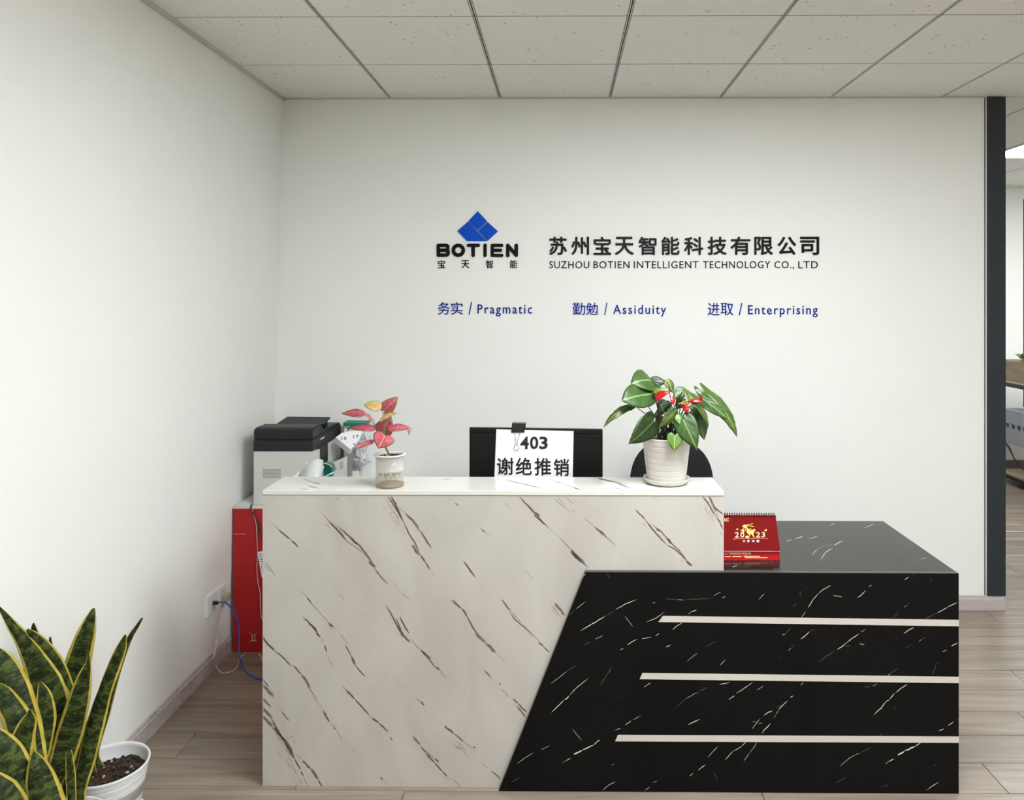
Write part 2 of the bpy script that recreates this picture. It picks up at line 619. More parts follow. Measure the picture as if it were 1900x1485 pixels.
def glyphs(s, offset=0.0, spacing=1.15, shear=0.0):
    """mesh islands of a text line grouped into characters; list of (verts2d, faces)"""
    me = text_mesh(s, offset, spacing, 0.0, shear)
    n = len(me.vertices)
    par = list(range(n))

    def f(a):
        while par[a] != a:
            par[a] = par[par[a]]
            a = par[a]
        return a
    for e in me.edges:
        a, b = f(e.vertices[0]), f(e.vertices[1])
        if a != b: par[a] = b
    isl = {}
    for p in me.polygons:
        isl.setdefault(f(p.vertices[0]), []).append(tuple(p.vertices))
    items = []
    for k, fs in isl.items():
        vs = {v for q in fs for v in q}
        xs = [me.vertices[v].co.x for v in vs]
        items.append([min(xs), max(xs), fs])
    items.sort(key=lambda t: t[0])
    out = []
    for a, b, fs in items:
        if out and a < out[-1][1] - 0.004:
            out[-1][1] = max(out[-1][1], b)
            out[-1][2] += fs
        else:
            out.append([a, b, list(fs)])
    co = [(v.co.x, v.co.y) for v in me.vertices]
    bpy.data.meshes.remove(me)
    return co, out


def place_line(s, rect, fn, name, m, parent, thick=(0, 0, 0), offset=0.0, spacing=1.15, ref=None, one=False, shear=0.0, bold=0.0):
    """put a line of writing into a rectangle (x0, top, x1, bottom) mapped to 3D by fn; ref = text whose height
    fills the rectangle (default: the line's own bounding box)"""
    co, gl = glyphs(s, offset, spacing, shear)
    used = {v for g in gl for q in g[2] for v in q}
    xs = [co[v][0] for v in used]
    if ref:
        c2, g2 = glyphs(ref, offset, spacing, shear)
        ys = [c2[v][1] for g in g2 for q in g[2] for v in q]
    else:
        ys = [co[v][1] for v in used]
    x0, x1, y0, y1 = min(xs), max(xs), min(ys), max(ys)
    X0, T, X1, B = rect
    th = Vector(thick)
    if one: gl = [[0, 0, [q for g in gl for q in g[2]]]]
    res = []
    shifts = [(0, 0)] if not bold else [(bold * math.cos(k * math.pi / 3 + .3), bold * math.sin(k * math.pi / 3 + .3)) for k in range(6)]
    X0, X1, T, B = X0 + bold, X1 - bold, T + bold, B - bold
    for g in gl:
        bm = bmesh.new()
        for si, (sx_, sy_) in enumerate(shifts):
            mp = {}
            for q in g[2]:
                for v in q:
                    if v not in mp:
                        u = (co[v][0] - x0) / (x1 - x0)
                        t = (co[v][1] - y0) / (y1 - y0)
                        mp[v] = bm.verts.new(fn(X0 + u * (X1 - X0) + sx_, B + t * (T - B) + sy_) + Vector((0, -.00004 * si, 0)))
                try:
                    bm.faces.new([mp[v] for v in q])
                except ValueError:
                    pass
        if th.length > 0:
            fs = list(bm.faces)
            ex = bmesh.ops.extrude_face_region(bm, geom=fs)
            bmesh.ops.translate(bm, vec=th, verts=[e for e in ex['geom'] if isinstance(e, bmesh.types.BMVert)])
            bmesh.ops.recalc_face_normals(bm, faces=list(bm.faces))
        res.append(obj(name, bm, m, parent))
    return res


# ------------------------------------------------------------------ veins: strokes digitised per panel
CROPS = {'A': (480, 880, 4.95), 'B': (780, 880, 4.95), 'C': (1060, 880, 4.95), 'D': (480, 1175, 4.95), 'E': (780, 1175, 4.95),
         'F': (900, 1040, 3.337), 'G': (1340, 940, 4.13), 'H': (1340, 1160, 4.13)}


def strokes(spec, fn, mi_of, wmul=1.0, rough=0.35, sub=True):
    """spec lines 'crop width x,y x,y ...' (prefix f = faint); returns a bmesh of tapered, ragged ribbons"""
    bm = bmesh.new()
    rnd = random.Random(11)

    def ribbon(P, wd, mi, lift):
        # resample
        Q = []
        for i in range(len(P) - 1):
            L = math.hypot(P[i + 1][0] - P[i][0], P[i + 1][1] - P[i][1])
            k = max(1, int(L / 3.0))
            for j in range(k):
                t = j / k
                Q.append((P[i][0] + (P[i + 1][0] - P[i][0]) * t, P[i][1] + (P[i + 1][1] - P[i][1]) * t))
        Q.append(P[-1])
        n = len(Q)
        prev = None
        ph = rnd.random() * 100
        for i, q in enumerate(Q):
            a, b = Q[max(0, i - 1)], Q[min(n - 1, i + 1)]
            dx, dy = b[0] - a[0], b[1] - a[1]
            L = math.hypot(dx, dy) or 1
            nx, ny = -dy / L, dx / L
            t = i / max(1, n - 1)
            tap = min(1, 4 * t + 0.15, 4 * (1 - t) + 0.15)
            jit = 1 + 0.7 * noise.noise((i * 0.9 + ph, 0, 0))
            hw = wd * 0.5 * tap * max(0.25, jit)
            of = wd * rough * noise.noise((i * 0.45 + ph, 7, 0))
            c0 = fn(q[0] + nx * (of + hw), q[1] + ny * (of + hw), lift)
            c1 = fn(q[0] + nx * (of - hw), q[1] + ny * (of - hw), lift)
            cur = (bm.verts.new(c0), bm.verts.new(c1))
            if prev:
                f = bm.faces.new([prev[0], prev[1], cur[1], cur[0]])
                f.material_index = mi
            prev = cur
    for ln in spec.strip().split('\n'):
        tk = ln.split()
        faint = tk[0].startswith('f')
        cr = tk[0][-1]
        wd = float(tk[1]) / 2
        ox, oy, s = CROPS[cr]
        P = [(ox + float(a) / s, oy + float(b) / s) for a, b in (q.split(',') for q in tk[2:])]
        if len(P) == 1: P.append((P[0][0] + 1.4, P[0][1] - 0.6))
        if faint:
            ribbon(P, max(0.7, wd) * wmul, mi_of('f'), 0.0002)
            continue
        if sub and wd >= 1.2:
            # a pale smear, then several thin dark scratches
            ribbon(P, wd * 1.9 * wmul, mi_of('m'), 0.00015)
            for k in range(2 if wd < 2 else 3):
                o = rnd.uniform(-0.9, 0.9) * wd
                a = rnd.uniform(0, 0.25)
                b = rnd.uniform(0.7, 1.0)
                n = len(P)
                i0, i1 = int(a * n), max(int(a * n) + 2, int(math.ceil(b * n)))
                PP = [(x + o * 0.9, y - o * 0.5) for x, y in P[i0:i1]]
                if len(PP) >= 2: ribbon(PP, 0.48 * wmul, mi_of('d'), 0.0003)
            ribbon(P, 0.62 * wmul, mi_of('d'), 0.0003)
        else:
            ribbon(P, max(0.55, wd * 0.85) * wmul, mi_of('d'), 0.0003)
    return bm

# ================================================================== THE ROOM
XL_F, XL_T = -1.592, -1.522          # left wall face at floor and at ceiling (it leans a little)
YW = 4.108                           # sign wall face
YF = 7.43                            # far wall of the office behind
XR, YB = 6.30, -4.0


def wall_x(z): return XL_F + (XL_T - XL_F) * z / CEIL


struct('wall_left', prism([(XL_T, YB, CEIL + .1), (XL_F, YB, 0), (-1.75, YB, 0), (-1.75, YB, CEIL + .1)], (0, YF - YB + .1, 0)), M['wall'])
struct('wall_back', box(-1.60, 2.385, YW, YW + .12, 0, CEIL + .03), M['wall'])
struct('wall_front', box(-1.6, XR, YB - .1, YB, 0, CEIL + .03), M['wall'])
struct('wall_right', box(XR, XR + .1, YB, YF + .1, 0, CEIL + .03), M['wall'])
bm = box(-1.6, 4.515, YF, YF + .12, 0, CEIL + .03)
box(6.0, XR, YF, YF + .12, 0, CEIL + .03, bm=bm)
box(4.515, 6.0, YF, YF + .12, 0, .62, bm=bm)
box(4.515, 6.0, YF, YF + .12, 2.66, CEIL + .03, bm=bm)
struct('wall_far', bm, M['wall'])

# dark grey cover around the free end of the sign wall
bm = box(2.297, 2.395, YW - .012, YW, .078, CEIL - .004)
box(2.385, 2.397, YW, YW + .12, .078, CEIL - .004, bm=bm)
box(2.297, 2.397, YW + .12, YW + .132, .078, CEIL - .004, bm=bm)
struct('trim_1', bm, M['slate'])
bm = box(2.289, 2.297, YW - .006, YW, .078, CEIL - .004)
struct('trim_2', bm, M['white_edge'])
bm = box(2.2865, 2.2892, YW - .004, YW, .078, CEIL - .004)
struct('trim_3', bm, M['dark_trim'])
# wall angle under the ceiling
bm = prism([(XL_T, YB, CEIL), (XL_T + .012, YB, CEIL), (XL_T + .0115, YB, CEIL - .016), (XL_T - .0004, YB, CEIL - .016)], (0, YW - YB, 0))
box(-1.52, 2.28, YW - .006, YW, CEIL - .008, CEIL, bm=bm)
struct('trim_4', bm, M['grid'])

# baseboards with a small stepped profile
bbp = [(0, 0), (.012, 0), (.012, .060), (.008, .066), (.008, .074), (.004, .078), (0, .078)]
bm = prism([(XL_F + d, YB, z) for d, z in [(-.004, 0)] + bbp[1:-1] + [(.002, .078)]], (0, YW - YB, 0))
struct('baseboard_left', bm, M['baseboard'])
bm = prism([(-1.58, YW - d, z) for d, z in bbp], (2.385 + 1.58, 0, 0))
struct('baseboard_back', bm, M['baseboard'])
bm = prism([(2.385, YW - d, z) for d, z in bbp], (.012, 0, 0))
box(2.385, 2.3985, YW, YW + .12, 0, .077, bm=bm)
struct('baseboard_end', bm, M['baseboard'])
struct('baseboard_far', box(-1.58, XR, YF - .014, YF, 0, .105), mat_wood('dark_baseboard', (84, 72, 64), (104, 92, 84), (122, 110, 100), rnd=0.02))

# floor: every plank in view its own board
fl = struct('floor', box(-1.7, XR, YB, YF, -.05, -.0075), M['subfloor'])
cache = {}


def plank_mesh(L, W=.171):
    k = round(L, 3)
    if k not in cache:
        g = .0011
        b = bmesh.new()
        lo = [(-L / 2 + g, -W / 2 + g), (L / 2 - g, -W / 2 + g), (L / 2 - g, W / 2 - g), (-L / 2 + g, W / 2 - g)]
        c = .0016
        hi = [(-L / 2 + g + c, -W / 2 + g + c), (L / 2 - g - c, -W / 2 + g + c), (L / 2 - g - c, W / 2 - g - c), (-L / 2 + g + c, W / 2 - g - c)]
        v0 = [b.verts.new((x, y, -.007)) for x, y in lo]
        v1 = [b.verts.new((x, y, -.0012)) for x, y in lo]
        v2 = [b.verts.new((x, y, 0)) for x, y in hi]
        b.faces.new(v2)
        for a, bb in ((v0, v1), (v1, v2)):
            for i in range(4): b.faces.new([a[i], a[(i + 1) % 4], bb[(i + 1) % 4], bb[i]])
        b.normal_update()
        me = bpy.data.meshes.new('plank')
        b.to_mesh(me)
        b.free()
        me.materials.append(M['floor'])
        cache[k] = me
    return cache[k]


rest = bmesh.new()
PL, PW = 1.22, .171
row_joint = {0: 1.521, 4: 2.03, 2: 1.854, 1: 1.02, 3: 1.40, -1: 1.90, 5: 1.33}
k = -39
while True:
    y0 = 2.581 + PW * k
    if y0 > YF: break
    y1 = min(y0 + PW, YF)
    off = row_joint.get(k, (k * .437) % PL)
    x = off - PL * 6
    while x < XR:
        a, b_ = max(x, -1.6), min(x + PL, XR)
        if b_ - a > .03:
            vis = y0 > 2.2 and (b_ < 2.7 or y0 > 3.3) and not (b_ < 2.3 and y0 > 4.15)
            if vis:
                o = share('plank', plank_mesh(b_ - a), fl, ((a + b_) / 2, y0 + PW / 2, 0))
            else:
                me = plank_mesh(b_ - a)
                n0 = len(rest.verts)
                rest.from_mesh(me)
                rest.verts.ensure_lookup_table()
                bmesh.ops.translate(rest, vec=((a + b_) / 2, y0 + PW / 2, 0), verts=rest.verts[n0:])
        x += PL
    k += 1
o = obj('plank', rest, M['floor'], fl)
o['kind'] = 'stuff'

# ceiling: void above, tiles, slotted bars
ce = struct('ceiling', box(-1.7, XR, YB, YF, CEIL + .07, CEIL + .1), M['void'])
XG = [-.940 + .6 * i for i in range(13)]
XG = [XL_T] + XG
XG[-1] = XR
YG = [YF, 7.10, 6.50, 5.90, 5.31, 4.72, 4.125, 3.528, 2.925]
y = 2.925
while y > YB + .6:
    y -= .6
    YG.append(y)
YG.append(YB)
LIGHTS = [(3.26, 4.72, 5.90), (4.46, 4.72, 5.90), (.26, 1.125, 2.325), (.86, 1.125, 2.325), (.26, -1.875, -.675), (1.46, -1.875, -.675), (3.26, -1.875, -.675)]
tcache = {}
rest = bmesh.new()
for i in range(len(XG) - 1):
    for j in range(len(YG) - 1):
        xa, xb, yb, ya = XG[i], XG[i + 1], YG[j], YG[j + 1]
        xm, ym = (xa + xb) / 2, (ya + yb) / 2
        if any(lx - .01 < xm < lx + .61 and l0 - .02 < ym < l1 + .02 for lx, l0, l1 in LIGHTS): continue
        wx, wy = round(xb - xa - .018, 3), round(yb - ya - .006, 3)
        if wx < .02 or wy < .02: continue
        if (wx, wy) not in tcache:
            b = box(-wx / 2, wx / 2, -wy / 2, wy / 2, 0, .014, bev=.0012, seg=1)
            me = bpy.data.meshes.new('ceiling_tile')
            b.normal_update()
            b.to_mesh(me)
            b.free()
            me.materials.append(M['tile'])
            tcache[(wx, wy)] = me
        vis = ya > 2.2 and (xa < 3.2 and ym < 4.2 or xa > 2.3 and ym > 3.6)
        zz = CEIL + random.uniform(0, .0008)
        if vis:
            share('ceiling_tile', tcache[(wx, wy)], ce, (xm, ym, zz))
        else:
            n0 = len(rest.verts)
            rest.from_mesh(tcache[(wx, wy)])
            rest.verts.ensure_lookup_table()
            bmesh.ops.translate(rest, vec=(xm, ym, zz), verts=rest.verts[n0:])
o = obj('ceiling_tile', rest, M['tile'], ce)
o['kind'] = 'stuff'
for xg in XG[1:-1]:
    b = box(xg - .0068, xg - .0024, YB, YF, CEIL + .0004, CEIL + .012)
    box(xg + .0024, xg + .0068, YB, YF, CEIL + .0004, CEIL + .012, bm=b)
    box(xg - .0024, xg + .0024, YB, YF, CEIL + .003, CEIL + .03, bm=b, mi=1)  # dark filler, shade of the slot put into its colour
    obj('grid_bar', b, [M['grid'], M['void']], ce)


for yg in YG[1:-1]:
    obj('cross_gap_shade', box(XL_T, XR, yg - .0029, yg + .0029, CEIL + .0014, CEIL + .012), M['void'], ce)  # filler strip painted dark as the shade in the gap between tiles


def ceiling_light(x0, y0, y1, label, group=None):
    t = empty('ceiling_light', (x0 + .3, (y0 + y1) / 2, CEIL), label, 'ceiling light', group)
    b = bmesh.new()
    for a in ((x0 + .004, x0 + .022, y0 + .004, y1 - .004), (x0 + .578, x0 + .596, y0 + .004, y1 - .004),
              (x0 + .022, x0 + .578, y0 + .004, y0 + .022), (x0 + .022, x0 + .578, y1 - .022, y1 - .004)):
        box(*a, CEIL - .004, CEIL + .03, bm=b)
    obj('frame', b, M['lamp_frame'], t)
    obj('diffuser', box(x0 + .022, x0 + .578, y0 + .022, y1 - .022, CEIL, CEIL + .01), M['lamp'], t)


ceiling_light(*LIGHTS[0], 'lit white ceiling panel light seen in the office beyond the dark wall end')
ceiling_light(*LIGHTS[1], 'added unseen ceiling panel light brightening the office beyond, over the wooden rack')  # lamp added out of view to brighten the far office
for L in LIGHTS[2:]:
    ceiling_light(*L, 'lit white ceiling panel light in the front part of the room', 'panel lights over the entrance')

# window of the far office, with blind
wn = empty('window_1', (5.25, YF, 1.64), kind='structure')
b = bmesh.new()
for a in ((4.515, 4.54, .62, 2.66), (5.975, 6.0, .62, 2.66), (4.54, 5.975, .62, .66), (4.54, 5.975, 2.62, 2.66), (4.54, 5.975, 2.375, 2.415), (4.54, 5.975, 2.035, 2.075), (5.24, 5.27, .66, 2.62)):
    box(a[0], a[1], YF + .01, YF + .06, a[2], a[3], bm=b)
obj('window_frame', b, M['black_metal'], wn)
obj('pane', box(4.54, 5.975, YF + .03, YF + .036, .66, 2.62), M['glass'], wn)
b = box(-.71, .71, -.012, .012, -.0006, .0006, rot=Matrix.Rotation(R(38), 4, 'X'))
sm = bpy.data.meshes.new('slat')
b.to_mesh(sm)
b.free()
sm.materials.append(M['blind'])
for i in range(56):
    share('slat', sm, wn, (5.257, YF - .016, .68 + i * .0245))

# ================================================================== WALL SIGNS
SY = YW - .0005
fw = lambda px, py: aY(px, py, SY)
TH = (0, -.006, 0)

lg = empty('company_logo', fw(886, 447), 'company emblem on white wall: blue faceted diamond over black rounded latin lettering', 'sign')
for pts in ([(886.5, 391.9), (904.2, 411.4), (886.5, 427.6), (869.2, 411.0)],
            [(904.9, 412.2), (924.1, 429.4), (905.0, 447.0), (887.2, 428.3)],
            [(868.5, 411.6), (903.4, 447.4), (866.3, 447.4), (849.1, 428.6)]):
    obj('diamond_panel', prism([fw(*p) for p in pts], (0, -.008, 0)), M['acrylic_blue'], lg)


def thick_letter(lines, wd, ox=790, oy=380, s=9.048, name='letter', m=None, parent=None):
    """letter from centre lines: rounded strokes, solid acrylic"""
    b = bmesh.new()
    q = 0
    for L in lines:
        P = [(ox + x / s, oy + y / s) for x, y in L]
        r = wd / s / 2
        for i in range(len(P) - 1):
            (x0, y0), (x1, y1) = P[i], P[i + 1]
            a = math.atan2(y1 - y0, x1 - x0)
            out = []
            for k in range(9):
                t = a + math.pi / 2 + math.pi * k / 8
                out.append((x0 + r * math.cos(t), y0 + r * math.sin(t)))
            for k in range(9):
                t = a - math.pi / 2 + math.pi * k / 8
                out.append((x1 + r * math.cos(t), y1 + r * math.sin(t)))
            q += 1
            prism([fw(*p) for p in out], (0, -.006 - .00002 * q, 0), bm=b)
    return obj(name, b, m or M['acrylic_black'], parent)


thick_letter([[(213, 848), (213, 683), (352, 683), (371, 700), (371, 742), (352, 764), (213, 764)], [(352, 764), (376, 788), (376, 826), (352, 847), (213, 847)]], 58, parent=lg)
thick_letter([[(548 + 83 * math.cos(t), 765 + 83 * math.sin(t)) for t in [2 * math.pi * k / 20 for k in range(21)]]], 60, parent=lg)
thick_letter([[(718, 683), (884, 683)], [(797, 683), (797, 852)]], 57, parent=lg)
thick_letter([[(997, 680), (997, 853)]], 55, parent=lg)
thick_letter([[(1277, 683), (1118, 683), (1118, 851), (1277, 851)], [(1118, 766), (1258, 766)]], 55, parent=lg)
thick_letter([[(1378, 853), (1378, 683), (1520, 850), (1520, 682)]], 58, parent=lg)
for ch, a, b_ in (('宝', 812.1, 826.3), ('天', 856, 871), ('智', 901.4, 914.9), ('能', 946, 960)):
    place_line(ch, (a, 482.9, b_, 498.0), fw, 'character', M['acrylic_black'], lg, thick=(0, -.003, 0), bold=.2, one=True)

sg = empty('company_name_sign', fw(1268, 500), 'company name on white wall: large black Chinese characters above a line of thin capitals', 'sign')
for ch, a, b_ in (('苏', 1019.2, 1051.9), ('州', 1059.7, 1093), ('宝', 1100.9, 1133.9), ('天', 1141, 1175.9), ('智', 1184.7, 1218.1), ('能', 1226.7, 1260.8),
                  ('科', 1269.1, 1304.7), ('技', 1312.8, 1348.1), ('有', 1355, 1392.2), ('限', 1399.3, 1433.9), ('公', 1442.3, 1477), ('司', 1484, 1519.4)):
    place_line(ch, (a, 439.4, b_, 473.4), fw, 'character', M['acrylic_black'], sg, thick=TH, bold=.75, one=True)
x = 1019.0
for wd_, a, b_ in (('SUZHOU', 1019.2, 1093.5), ('BOTIEN', 1101.2, 1168.0), ('INTELLIGENT', 1176, 1296), ('TECHNOLOGY', 1304.5, 1429), ('CO.,', 1436.7, 1473), ('LTD', 1481, 1517.4)):
    ref = 'H'
    if wd_ == 'CO.,':
        ref = 'CO'
    place_line(wd_, (a, 484.8, b_, 498.0), fw, 'letter', M['acrylic_black'], sg, thick=(0, -.003, 0), offset=.003, spacing=1.12, ref=ref)

for lab, parts in (('first blue slogan from the left, below the emblem, reading Pragmatic', (('务', 812.5, 834.8), ('实', 836.7, 859), ('/', 869.4, 876), ('Pragmatic', 886, 987.3))),
                   ('middle blue slogan on the white wall, reading Assiduity', (('勤', 1062.4, 1085.9), ('勉', 1087.3, 1110), ('/', 1121, 1127), ('Assiduity', 1137.5, 1236.0))),
                   ('rightmost blue slogan on the white wall, reading Enterprising', (('进', 1313, 1335), ('取', 1337, 1360.7), ('/', 1370.6, 1377.4), ('Enterprising', 1387.8, 1517)))):
    dy = {'务': 0, '勤': .7, '进': 1.4}[parts[0][0]]
    t = empty('slogan_sign', fw((parts[0][1] + parts[-1][2]) / 2, 584), lab, 'sign', 'blue slogans on the wall')
    for s_, a, b_ in parts:
        if len(s_) == 1:
            place_line(s_, (a, 560.8 + dy, b_, 584.2 + dy), fw, 'character', M['navy'], t, thick=(0, -.003, 0), bold=.15, one=True)
        else:
            place_line(s_, (a, 565 + dy, b_, 582.0 + dy), fw, 'letter', M['navy'], t, thick=(0, -.003, 0), offset=.008, spacing=1.22, ref='H')

# ================================================================== RECEPTION DESK
YBK, YWT = 2.580, 2.600          # front faces: black lower panel, white panel
TX0, TX1, TY1 = -1.036, .5555, 2.803
TZ = 1.0225
DX1, DY1, DZ = 1.3495, 3.185, .750
desk = empty('reception_desk', (0, 2.9, 0), 'long reception desk, white veined marble tower at left and low black marble counter at right', 'desk')
P_t = (.0790, YBK, DZ)           # diagonal joint: top and bottom
P_b = (-.2170, YBK, 0)
# white front panel
wp = prism([(TX0, YWT, 0), (-.16, YWT, 0), (.13, YWT, DZ), (TX1, YWT, DZ), (TX1, YWT, TZ - .017), (TX0, YWT, TZ - .017)], (0, .016, 0))
wp = obj('white_front_panel', wp, M['white_marble'], desk)


def fn_white(px, py, lift):
    px = min(max(px, 488.5), 1341.5)
    py = min(py, 1463)
    if py > 1056:
        px = min(px, 1083 + (py - 1060) * (925 - 1083) / 408 - 2)
    return aY(px, max(py, 921.5), YWT - lift)


